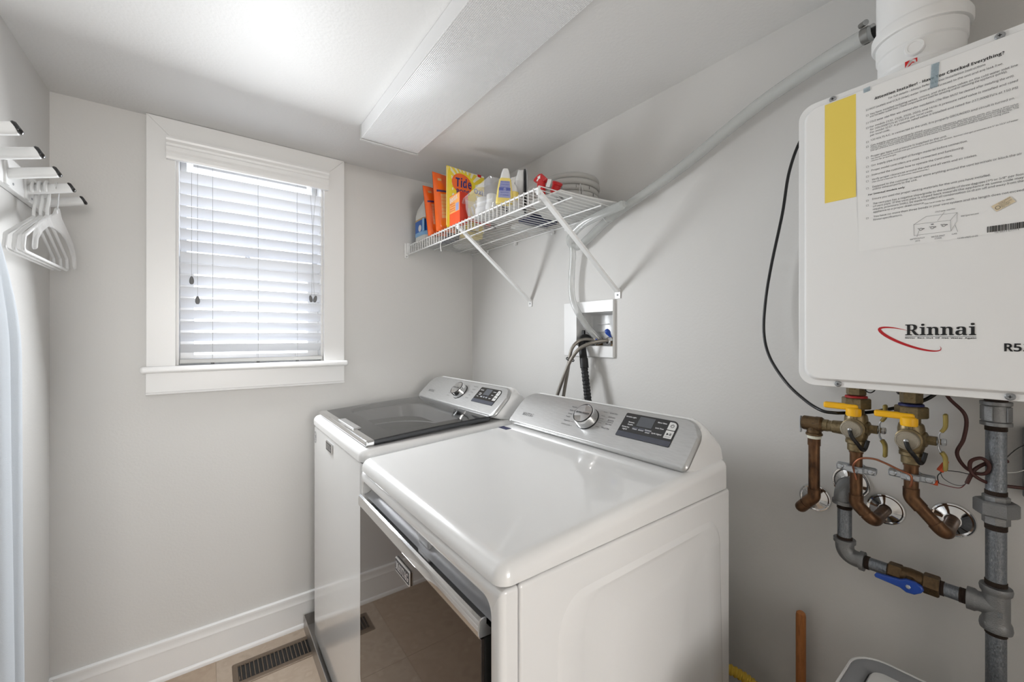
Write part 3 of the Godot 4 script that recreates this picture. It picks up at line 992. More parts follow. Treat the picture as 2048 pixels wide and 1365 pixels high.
func make_washer() -> void:
	var x0 := 0.362
	var x1 := 1.04
	var z0 := -1.905
	var z1 := -1.218
	var cz := (z0 + z1) / 2
	var t := thing("washing_machine", "white top-loading washer with dark glass lid beside the window wall", "washing machine", Vector3((x0 + x1) / 2, 0.012, cz))
	var body := []
	for q in [[0.05, 0.006], [0.056, 0.0], [0.926, 0.0], [0.932, 0.005]]:
		body.append(ring_xz(x0, x1, z0, z1, 0.028, q[1], q[0], 5))
	part(t, "cabinet", B.new().loft(body), M.enamel, 40.0)
	for s in [[0.43, z0 + 0.06], [0.43, z1 - 0.06], [0.98, z0 + 0.06], [0.98, z1 - 0.06]]:
		part(t, "foot", B.new().at(Transform3D(Basis.IDENTITY, Vector3(s[0], 0.012, s[1]))).lathe([Vector2(0.022, 0), Vector2(0.022, 0.014), Vector2(0.010, 0.018), Vector2(0.010, 0.042)], 16), M.rubber)
	var yt := func(x: float) -> float: return 0.974 + (x - x0) * 0.045
	var r := 0.02
	var tp := [ring_xz(x0, x1, z0, z1, 0.03, 0.005, 0.935, 8), ring_xz(x0 - 0.003, x1, z0 - 0.002, z1 + 0.002, 0.03, 0.0, 0.938, 8)]
	for k in 6:
		var a := PI / 2 * k / 5.0
		var yk := func(x: float) -> float: return yt.call(x) - r + r * sin(a)
		tp.append(ring_xz(x0 - 0.003, x1, z0 - 0.002, z1 + 0.002, 0.03, r * (1.0 - cos(a)), yk, 8))
	var hx0 := 0.435
	var hx1 := 0.80
	tp.append(ring_xz(hx0, hx1, z0 + 0.06, z1 - 0.06, 0.10, -0.004, yt, 8))
	tp.append(ring_xz(hx0, hx1, z0 + 0.06, z1 - 0.06, 0.10, 0.0, func(x: float) -> float: return yt.call(x) - 0.005, 8))
	tp.append(ring_xz(hx0, hx1, z0 + 0.06, z1 - 0.06, 0.10, 0.01, 0.925, 8))
	part(t, "top_deck", B.new().loft(tp, true, false, false), M.enamel, 50.0)
	part(t, "seam", B.new().box(Vector3(0.70, 0.9335, cz), Vector3(0.655, 0.006, z1 - z0 - 0.016)), M.shadow_gap)
	# drum seen through the lid
	var df := Transform3D(Basis.IDENTITY, Vector3((hx0 + hx1) / 2, 0, cz))
	part(t, "tub_ring", B.new().at(df).lathe([Vector2(0.180, 0.926), Vector2(0.178, 0.932), Vector2(0.172, 0.940), Vector2(0.165, 0.928), Vector2(0.168, 0.905)], 48, false), M.plastic_white, 50.0)
	part(t, "drum", B.new().at(df).lathe([Vector2(0.17, 0.93), Vector2(0.17, 0.56), Vector2(0.12, 0.54), Vector2(0.001, 0.535)], 48, false), M.tub, 50.0)
	# lid
	var la := 0.400
	var lb := 0.836
	var lz0 := z0 + 0.037
	var lz1 := z1 - 0.030
	var ly := func(x: float) -> float:
		var k: float = (x - la) / (lb - la)
		return lerpf(0.993, 1.017, k) + 0.012 * k * (1.0 - k)
	var lo := func(dy: float) -> Callable: return func(x: float) -> float: return ly.call(x) + dy
	var fr := [ring_xz(la, lb, lz0, lz1, 0.010, 0.002, lo.call(-0.017), 4), ring_xz(la, lb, lz0, lz1, 0.010, 0.0, lo.call(-0.015), 4), ring_xz(la, lb, lz0, lz1, 0.010, 0.0, lo.call(-0.0015), 4), ring_xz(la, lb, lz0, lz1, 0.010, 0.001, lo.call(-0.0004), 4), ring_xz(la + 0.075, lb - 0.035, lz0 + 0.05, lz1 - 0.05, 0.06, 0.0, lo.call(-0.0004), 4), ring_xz(la + 0.075, lb - 0.035, lz0 + 0.05, lz1 - 0.05, 0.06, 0.002, lo.call(-0.017), 4), ring_xz(la, lb, lz0, lz1, 0.010, 0.002, lo.call(-0.017), 4)]
	var lid := part(t, "lid", subdivided(fr, la, lb, ly), M.lid_dark, 50.0)
	var gl := []
	for i in 13:
		var x := lerpf(la + 0.002, lb - 0.002, i / 12.0)
		gl.append([Vector3(x, ly.call(x) + 0.0004, lz0 + 0.002), Vector3(x, ly.call(x) + 0.0004, lz1 - 0.002)])
	part(lid, "lid_glass", B.new().sheet(gl), M.lid_glass, 60.0)
	var hb := B.new()
	hb.box(Vector3(la - 0.006, 0.9855, (lz0 + lz1) / 2), Vector3(0.030, 0.019, lz1 - lz0 + 0.006), 0.006, 3)
	part(lid, "lid_handle", hb, M.chrome)
	part(lid, "handle_grip", B.new().box(Vector3(la + 0.008, 0.9935, cz + 0.035), Vector3(0.030, 0.010, 0.20), 0.004, 2), M.satin)
	cabinet_badge(t, Vector3(x0 - 0.0005, 0.902, -1.607), 0.085, 0.036, Vector3(0, 0, 1))
	# round ten-year seal on the front corner
	var sf := plane_frame(Vector3(x0 - 0.0003, 0.888, -1.862), Vector3(0, 0, 1), Vector3.UP)
	var seal := B.new().at(sf)
	for q in [[0.0235, 0.0215], [0.0185, 0.0175]]:
		var o1 := []
		var ring_in := []
		for i in 40:
			var w := TAU * i / 40.0
			o1.append(Vector3(cos(w) * q[0], sin(w) * q[0], 0))
			ring_in.append(Vector3(cos(w) * q[1], sin(w) * q[1], 0))
		seal.loft([o1, ring_in], false, false, false)
	letters(seal, "10", "sans-bold", sf * Transform3D(Basis.IDENTITY, Vector3(0, -0.004, 0)), 0.019, 0.0, 0.0)
	letters(seal, "YEAR", "sans-bold", sf * Transform3D(Basis.IDENTITY, Vector3(0, -0.012, 0)), 0.007, 0.0, 0.0)
	part(t, "warranty_seal", seal, M.ink_grey, 0.0)
	var f := console(t, Vector2(0.83, 1.015), Vector2(0.93, 1.11), -1.896, -1.230, 1.03, 1.0, 0.026)
	console_knob(t, f, -1.555, 0.073, 0.036)
	console_display(t, f, -1.431, -1.279, 0.042, 0.118, [["Deep Fill", -0.72, 0.62], ["Remote", -0.66, 0.20], ["Enable", -0.66, 0.02], ["Extra", -0.74, -0.25], ["Temp", -0.40, -0.22], ["Soil", -0.15, -0.22], ["Spin", 0.10, -0.22], ["Options", 0.46, 0.62], ["Rinse", 0.44, 0.20], ["Signal", 0.42, -0.24]])
	var lt := B.new()
	letters(lt, "MAYTAG", "serif", f * Transform3D(Basis.IDENTITY, Vector3(-1.80, 0.041, 0.0003)), 0.016, 0.056, 0.0)
	part(t, "panel_lettering", lt, M.ink_grey, 0.0)
	var lg := B.new()
	for q in [["Bulky", -1.62, 0.110], ["Whites", -1.628, 0.097], ["Towels", -1.632, 0.083], ["Drain", -1.634, 0.069], ["Clean", -1.632, 0.055], ["Custom", -1.628, 0.041], ["Quick Wash", -1.473, 0.112], ["Delicates", -1.472, 0.096], ["Wrinkle", -1.472, 0.081], ["Colors", -1.472, 0.066], ["Normal", -1.476, 0.050]]:
		letters(lg, q[0], "sans", f * Transform3D(Basis.IDENTITY, Vector3(q[1], q[2], 0.0003)), 0.0062, 0.0, 0.0)
	part(t, "cycle_lettering", lg, M.ink_grey, 0.0)
	# drain pan
	var pb := B.new()
	var pr := [ring_xz(0.345, 1.13, -2.022, -1.20, 0.005, 0.0, 0.0, 3), ring_xz(0.345, 1.13, -2.022, -1.20, 0.005, 0.0, 0.062, 3), ring_xz(0.345, 1.13, -2.022, -1.20, 0.005, 0.0022, 0.0625, 3), ring_xz(0.345, 1.13, -2.022, -1.20, 0.005, 0.0026, 0.012, 3)]
	pb.loft(pr)
	solo("drain_pan", pb, M.pan, "low grey metal drip pan on the floor under the washing machine", "drip pan", 40.0)

# a ring loft whose long edges follow the curve y(x)
func subdivided(rings: Array, xa: float, xb: float, y: Callable) -> B:
	var o := []
	for g in rings:
		var h := []
		var n: int = g.size()
		for i in n:
			var a: Vector3 = g[i]
			var b: Vector3 = g[(i + 1) % n]
			h.append(a)
			if absf(b.x - a.x) > 0.1:
				var da: float = a.y - y.call(a.x)
				for k in range(1, 10):
					var m := a.lerp(b, k / 10.0)
					m.y = y.call(m.x) + da
					h.append(m)
		o.append(h)
	return B.new().loft(o, false, false, true)

func make_heater() -> void:
	var z0 := -0.342
	var z1 := 0.010
	var cz := (z0 + z1) / 2
	var t := thing("water_heater", "white wall-hung tankless water heater with instruction sheet taped on it", "water heater", Vector3(1.14, 1.2, cz))
	part(t, "case", B.new().box(Vector3(1.1455, 1.508, cz), Vector3(0.189, 0.578, z1 - z0 - 0.016), 0.006, 2), M.white_paint)
	var ring := func(x: float, ins: float, r: float) -> Array:
		var g := []
		for q in rr((z1 - z0) / 2 - ins, 0.301 - ins, r, 8, Vector2(cz, 1.5065)):
			g.append(Vector3(x, q.y, q.x))
		return g
	var rings := [ring.call(1.056, 0.002, 0.028), ring.call(1.039, 0.0, 0.030), ring.call(1.0375, 0.0006, 0.0294), ring.call(1.037, 0.002, 0.028), ring.call(1.037, 0.0115, 0.024), ring.call(1.0355, 0.0128, 0.024), ring.call(1.0285, 0.0148, 0.024), ring.call(1.0255, 0.0168, 0.024), ring.call(1.0245, 0.020, 0.022)]
	part(t, "front_cover", B.new().loft(rings), M.white_paint, 35.0)
	for q in [[1.2125, -0.272], [1.2125, -0.048], [1.8005, -0.281], [1.8005, -0.0585]]:
		var sf := frame(Vector3(1.0372, q[0], q[1]), Vector3(-1, 0, 0))
		var s := part(t, "screw", B.new().at(sf).lathe([Vector2(0.0062, 0), Vector2(0.0060, 0.0012), Vector2(0.0045, 0.0028), Vector2(0.0005, 0.0034)], 20), M.screw)
		part(s, "screw_slot", B.new().at(sf).box(Vector3(0, 0.0032, 0), Vector3(0.0046, 0.0012, 0.0011)).box(Vector3(0, 0.0032, 0), Vector3(0.0011, 0.0012, 0.0046)), M.black)
	var f := plane_frame(Vector3(1.0241, 0, 0), Vector3(0, 0, 1), Vector3.UP)
	# red ring swoosh, thick at its lower end
	var c := Vector2(-0.1655, 1.3055)
	var ax := Vector2(0.0415, -0.0195)
	var bx := Vector2(0.0065, 0.0118)
	var outer := []
	var inner := []
	for i in 65:
		var w := deg_to_rad(100.0 + 285.0 * i / 64.0)
		var thick: float = 0.0003 + 0.0046 * pow(sin(PI * pow(i / 64.0, 0.85)), 1.1)
		var q := c + ax * cos(w) + bx * sin(w)
		var tg := (-ax * sin(w) + bx * cos(w)).normalized()
		var nin := Vector2(-tg.y, tg.x)
		if nin.dot(c - q) < 0.0:
			nin = -nin
		var q2 := q + nin * thick
		outer.append(Vector3(q.x, q.y, 0))
		inner.append(Vector3(q2.x, q2.y, 0))
	part(t, "logo_swoosh", B.new().at(f).sheet([outer, inner]), M.red_ink, 0.0)
	var lt := B.new()
	letters(lt, "Rinnai", "serif-bold", f * Transform3D(Basis.IDENTITY, Vector3(-0.1694, 1.3118, 0.0003)), 0.0262, 0.0861)
	lt.at(f).box(Vector3(-0.1263, 1.3097, 0.0002), Vector3(0.0861, 0.0005, 0.0002))
	lt.at(Transform3D.IDENTITY)
	letters(lt, "Never  Run  Out  Of  Hot  Water  Again", "sans-bold", f * Transform3D(Basis.IDENTITY, Vector3(-0.1694, 1.3058, 0.0003)), 0.0035, 0.0861)
	part(t, "logo_lettering", lt, M.ink, 0.0)
	var lr := B.new()
	letters(lr, "R53", "sans-bold", f * Transform3D(Basis.IDENTITY, Vector3(-0.0535, 1.2858, 0.0003)), 0.0178, 0.0275)
	part(t, "model_lettering", lr, M.ink, 0.0)
	part(t, "yellow_sticker", B.new().box(Vector3(1.0240, 1.6865, -0.2655), Vector3(0.0006, 0.203, 0.0505)), M.yellow_paper)
	# underside fittings
	part(t, "drain_plug", B.new().at(frame(Vector3(1.178, 1.221, -0.194), Vector3.DOWN)).lathe([Vector2(0.016, 0), Vector2(0.016, 0.028), Vector2(0.013, 0.034), Vector2(0.004, 0.036)], 24), M.black)
	part(t, "outlet_bezel", B.new().at(frame(Vector3(1.178, 1.221, -0.194), Vector3.DOWN)).lathe([Vector2(0.017, 0), Vector2(0.0215, 0.003), Vector2(0.0215, 0.024), Vector2(0.017, 0.026)], 24), M.chrome)

	part(t, "hang_loop", B.new().tube(smooth([Vector3(1.125, 1.222, -0.250), Vector3(1.124, 1.204, -0.251), Vector3(1.123, 1.193, -0.246), Vector3(1.122, 1.191, -0.238), Vector3(1.123, 1.198, -0.232), Vector3(1.124, 1.206, -0.236)], 6), 0.0012, 8), M.black)

	# instruction sheet
	var s := thing("instruction_sheet", "white printed installer checklist taped to the water heater front", "paper", Vector3(1.0238, 1.63, -0.13))
	var rows := []
	for i in 9:
		var row := []
		for j in 7:
			var y := lerpf(1.790, 1.4765, i / 8.0)
			var z := lerpf(-0.2435 + 0.0085 * i / 8.0, -0.026, j / 6.0)
			row.append(Vector3(1.0238 + 0.0002 * sin(j * 2.0 + i), y, z))
		rows.append(row)
	var back := []
	for row in rows:
		var g := []
		for q in row:
			g.append(q + Vector3(0.0003, 0, 0))
		back.append(g)
	part(s, "sheet", B.new().sheet(rows).sheet(back), M.paper, 80.0)
	var pf := plane_frame(Vector3(1.0233, 0, 0), Vector3(0, 0, 1), Vector3.UP)
	var head := B.new()
	var textb := B.new()
	for q in sheet_lines():
		var dst: B = head if q[3] in ["B", "b"] else textb
		var em: float = {"B": 0.0068, "b": 0.0042, "s": 0.0048, "n": 0.0046, "t": 0.0033}[q[3]]
		letters(dst, q[4], "sans-bold" if q[3] in ["B", "b"] else "sans", pf * Transform3D(Basis.IDENTITY, Vector3(q[1], q[0], 0)), em, q[2] - q[1])
	part(s, "heading_print", head, M.ink, 0.0)
	part(s, "body_print", textb, M.ink_grey, 0.0)
	var bx2 := B.new().at(pf)
	for y in [1.7480, 1.7376, 1.7226, 1.713, 1.6859, 1.6768, 1.6556, 1.6381, 1.6284, 1.6191, 1.61, 1.596, 1.5724, 1.5632, 1.5384]:
		var k := Vector3(-0.2228, y, 0)
		for e in [[-1, 0], [1, 0], [0, -1], [0, 1]]:
			bx2.box(k + Vector3(e[0] * 0.0016, e[1] * 0.0014, 0), Vector3(0.0003 if e[0] else 0.0034, 0.0003 if e[1] else 0.003, 0.0001))
	part(s, "check_boxes", bx2, M.ink_grey, 0.0)
	var dg := B.new().at(pf)
	var ln := func(a: Vector2, b: Vector2, w: float) -> void: dg.tube([Vector3(a.x, a.y, 0), Vector3(b.x, b.y, 0)], w, 4)
	for e in [[-0.158, 1.512, -0.1576, 1.492], [-0.1576, 1.492, -0.112, 1.491], [-0.112, 1.491, -0.1125, 1.5095], [-0.1125, 1.5095, -0.158, 1.512], [-0.158, 1.512, -0.142, 1.523], [-0.142, 1.523, -0.1046, 1.5207], [-0.1046, 1.5207, -0.1125, 1.5095], [-0.1046, 1.5207, -0.105, 1.5063], [-0.105, 1.5063, -0.112, 1.491], [-0.1515, 1.499, -0.154, 1.489], [-0.128, 1.512, -0.12, 1.525], [-0.107, 1.50, -0.104, 1.488]]:
		ln.call(Vector2(e[0], e[1]), Vector2(e[2], e[3]), 0.00016)
	for e in [[-0.149, 1.5015], [-0.1345, 1.5015], [-0.1205, 1.5025]]:
		var circ := []
		for i in 12:
			circ.append(Vector3(e[0] + cos(TAU * i / 12) * 0.0021, e[1] + sin(TAU * i / 12) * 0.0021, 0))
		dg.tube(circ, 0.0003, 4, true)
		dg.box(Vector3(e[0] + 0.0036, e[1] + 0.0005, 0), Vector3(0.0022, 0.0012, 0.0001)).box(Vector3(e[0] - 0.003, e[1] + 0.002, 0), Vector3(0.0016, 0.0008, 0.0001))
	dg.box(Vector3(-0.1345, 1.5075, 0), Vector3(0.0034, 0.0013, 0.0001))
	part(s, "diagram", dg, M.ink_grey, 0.0)
	var bar := B.new().at(pf)
	var rng := RandomNumberGenerator.new()
	rng.seed = 5
	var z := -0.0714
	while z < -0.0300:
		var w := rng.randf_range(0.0004, 0.0013)
		bar.box(Vector3(z + w / 2, 1.4846, 0), Vector3(w, 0.0098, 0.0001))
		z += w + rng.randf_range(0.0004, 0.0010)
	part(s, "bar_code", bar, M.ink, 0.0)
	# clear tape over the top edge and a small label on the sheet
	for q in [[-0.1315, 1.768, 0.0098, 0.042, 0.05], [-0.2235, 1.7875, 0.0100, 0.0085, -0.03]]:
		part(s, "tape", B.new().at(Transform3D(Basis(Vector3.RIGHT, q[4]), Vector3(1.0229, q[1], q[0]))).box(Vector3.ZERO, Vector3(0.0004, q[3], q[2])), M.tape)
	part(s, "old_tape", B.new().at(Transform3D(Basis(Vector3.RIGHT, 0.0), Vector3(1.0241, 1.7885, -0.166))).extr_x(PackedVector2Array([Vector2(-0.026, -0.005), Vector2(0.021, -0.003), Vector2(0.021, 0.0015), Vector2(0.012, 0.002)]), 0.0003), M.old_tape)
	var lf := Transform3D(Basis(Vector3.RIGHT, -0.52), Vector3(1.0229, 1.5222, -0.0545))
	var lab := part(s, "small_label", B.new().at(lf).box(Vector3.ZERO, Vector3(0.0004, 0.0115, 0.0225)), M.old_tape)
	var lp := B.new()
	var pl := lf * plane_frame(Vector3(-0.0004, 0, 0), Vector3(0, 0, 1), Vector3.UP)
	for i in 5:
		letters(lp, ["ULTRA LOW NOx", "Certified", "natural gas only", "See manual", "Rule 1146.2"][i], "sans", pl * Transform3D(Basis.IDENTITY, Vector3(-0.0035, 0.0032 - i * 0.0019, 0)), 0.0019)
	var circ2 := []
	for i in 16:
		circ2.append(Vector3(-0.007 + cos(TAU * i / 16) * 0.0026, -0.001 + sin(TAU * i / 16) * 0.0026, 0))
	lp.at(pl).tube(circ2, 0.0003, 4, true)
	part(lab, "label_print", lp, M.ink_grey, 0.0)

	# vent
	var vt := Transform3D(Basis.IDENTITY, Vector3(1.14, 0, -0.167))
	var v := thing("vent_pipe", "thick white flue pipe rising from the water heater", "vent pipe", Vector3(1.14, 1.80, -0.167))
	part(v, "pipe", B.new().at(vt).lathe([Vector2(0.0655, 1.92), Vector2(0.0655, 2.141)], 64), M.pvc)
	part(v, "adapter", B.new().at(vt).lathe([Vector2(0.0615, 1.799), Vector2(0.0615, 1.838), Vector2(0.0635, 1.842), Vector2(0.0635, 1.874), Vector2(0.066, 1.877), Vector2(0.0665, 1.903)], 64), M.pvc, 25.0)
	part(v, "collar", B.new().at(vt).lathe([Vector2(0.0665, 1.902), Vector2(0.0715, 1.903), Vector2(0.073, 1.907), Vector2(0.073, 1.921), Vector2(0.071, 1.926), Vector2(0.066, 1.928)], 64), M.pvc, 25.0)
	var dv := Vector3(1.14, 0, -0.167)
	var aim := Vector3(-1, 0, 0.04).normalized()
	part(v, "test_plug", B.new().at(frame(dv + aim * 0.060 + Vector3(0, 1.857, 0), aim)).lathe([Vector2(0.0145, 0), Vector2(0.0145, 0.0085), Vector2(0.013, 0.0105), Vector2(0.010, 0.0105), Vector2(0.0095, 0.0096), Vector2(0.0005, 0.0096)], 32), M.pvc, 25.0)
	# red and white emblem, curved round the adapter: two red pieces left by a rising white arrow
	var em2 := B.new()
	for poly in [[Vector2(0, 0), Vector2(0, 1), Vector2(0.42, 1)], [Vector2(0.18, 0), Vector2(0.62, 0.62), Vector2(0.80, 0.42), Vector2(0.72, 0.30), Vector2(0.62, 0.40), Vector2(0.36, 0.02)], [Vector2(0.55, 1), Vector2(1, 1), Vector2(1, 0.35), Vector2(0.92, 0.28), Vector2(0.86, 0.82)]]:
		var pts := PackedVector2Array(poly)
		var tri := Geometry2D.triangulate_polygon(pts)
		var tt := PackedVector3Array()
		for i in tri:
			var q := pts[i]
			var w: float = PI + (0.5 - q.x) * 0.27 + 0.045
			tt.append(Vector3(1.14 + cos(w) * 0.0642, 1.8265 + q.y * 0.0115, -0.167 - sin(w) * 0.0642 * -1.0))
		em2.put(tt, false)
	part(v, "emblem", em2, M.red_dark, 0.0)
	part(v, "drain_spigot", B.new().at(frame(Vector3(1.155, 1.968, -0.222), Vector3(0.12, -0.08, -1))).lathe([Vector2(0.013, 0), Vector2(0.013, 0.03)], 20), M.black)

func sheet_lines() -> Array:
	return [
		[1.7627,-0.2122,-0.0533,"B","Attention Installer! - Have You Checked Everything?"],
		[1.7548,-0.1922,-0.0731,"s","For full details - Always Refer to Rinnai Installation Instructions"],
		[1.7466,-0.2194,-0.0546,"n","HOT (outlet) and COLD (inlet) water lines are not crossed to the unit and are leak free."],
		[1.7364,-0.2190,-0.0399,"n","You have installed isolating valves, unions, and drain down valves on the cold water inlet line"],
		[1.7316,-0.2190,-0.0505,"n","and hot water outlet lines. (These components are used for servicing and/or removing the appliance quickly)."],
		[1.7214,-0.2190,-0.0433,"n","COLD water inlet filter was cleaned after installation. (The filter MUST be cleaned after installing the unit)."],
		[1.7118,-0.2190,-0.0397,"n","For models 2532, 2526, 2520, 2020, and 1616: A pressure relief valve is installed and rated"],
		[1.7062,-0.2188,-0.1336,"n","for 200,000BTU's at 150 PSI per local code."],
		[1.7007,-0.2185,-0.0395,"n","For model 3237: A pressure relief valve is installed and rated for 237,000BTU's at 150 PSI"],
		[1.6951,-0.2184,-0.1903,"n","per local code."],
		[1.6857,-0.2178,-0.0428,"n","120 VOLTS A.C. is connected to the unit, it is properly GROUNDED and circuit is turned on."],
		[1.6757,-0.2178,-0.1460,"n","Gas supply system is properly sized."],
		[1.6753,-0.1455,-0.0392,"t","All gas meters, regulators, gas line sizes, vents, etc. have a BTU value"],
		[1.6724,-0.2178,-0.0388,"t","Please confirm that all components meet the gas requirements at the manifold. Verify the system is functioning properly by"],
		[1.6693,-0.2178,-0.0388,"t","connecting your manometer to the gas pressure test port on the lower unit. Operate all gas appliances in the facility. The"],
		[1.6662,-0.2178,-0.0478,"t","inlet gas pressure must not drop below that listed in the owner's manual specification sheet or appliance rating plate."],
		[1.6545,-0.2174,-0.1168,"n","Proper gas type and pressure is supplied to the unit."],
		[1.6503,-0.2174,-0.0392,"t","See owner's manual for correct inlet gas pressures in the specification section. Normal inlet gas pressures are 5\" to 10.5\" of water"],
		[1.6462,-0.2174,-0.1810,"t","column for propane gas."],
		[1.6369,-0.2170,-0.0928,"n","Gas supply pipe is purged of foreign material before connection."],
		[1.6274,-0.2168,-0.0969,"n","Proper model controllers are used, connected and functioning."],
		[1.6184,-0.2165,-0.1099,"n","Instructed the customer how to operate the Controllers."],
		[1.6093,-0.2161,-0.0823,"n","Verify proper clearances around the unit and all vents and air intakes."],
		[1.6050,-0.2157,-0.1387,"t","(See owner's manual for all clearance requirements.)"],
		[1.5952,-0.2152,-0.0357,"n","Explained to the customer to never store anything around the vent terminals or block the air"],
		[1.5904,-0.2152,-0.1535,"n","and/or exhaust ports to the unit."],
		[1.5817,-0.2214,-0.1700,"b","For Internal models only"],
		[1.5718,-0.2154,-0.0678,"n","Ensure you used the proper venting materials for the unit you have installed."],
		[1.5626,-0.2147,-0.0339,"n","The vent pipe has a negative slope/grade to the outside of three degrees (3°) or 5/8\" per foot"],
		[1.5574,-0.2144,-0.0339,"n","of vent pipe. If the vent pipe is sloped back towards the appliance as some code may"],
		[1.5520,-0.2144,-0.0339,"n","require, provisions SHALL be made to collect all condensation to drain off and away from the"],
		[1.5464,-0.2141,-0.1443,"n","appliance to a proper drain source."],
		[1.5446,-0.1438,-0.1078,"t","See local code for details."],
		[1.5377,-0.2135,-0.0339,"n","You have no more than three bends in your vent system and the length does not exceed"],
		[1.5317,-0.2139,-0.1731,"n","Rinnai specifications."],
		[1.5268,-0.1309,-0.1067,"t","COLD water inlet filter"],
		[1.5124,-0.1005,-0.0804,"t","Inlet (gas) test port"],
		[1.4846,-0.1629,-0.1438,"t","WATER OUTLET"],
		[1.4805,-0.1558,-0.1500,"t","(HOT)"],
		[1.4839,-0.1359,-0.1189,"t","WATER INLET"],
		[1.4804,-0.1314,-0.1232,"t","(COLD)"],
		[1.4840,-0.1109,-0.1051,"t","GAS"],
		[1.4755,-0.1041,-0.0814,"t","U245-US(E)-U-25"],
		[1.4772,-0.0635,-0.0384,"t","102 00013 321177 4"],
	]

func hexa(b: B, o: Vector3, dir: Vector3, r: float, h: float, chamfer := 0.0015) -> B:
	b.at(frame(o, dir)).lathe([Vector2(r - chamfer, 0), Vector2(r, chamfer), Vector2(r, h - chamfer), Vector2(r - chamfer, h)], 6)
	return b.at(Transform3D.IDENTITY)

func rod(b: B, o: Vector3, dir: Vector3, prof: Array, n := 24) -> B:
	b.at(frame(o, dir)).lathe(prof, n)
	return b.at(Transform3D.IDENTITY)

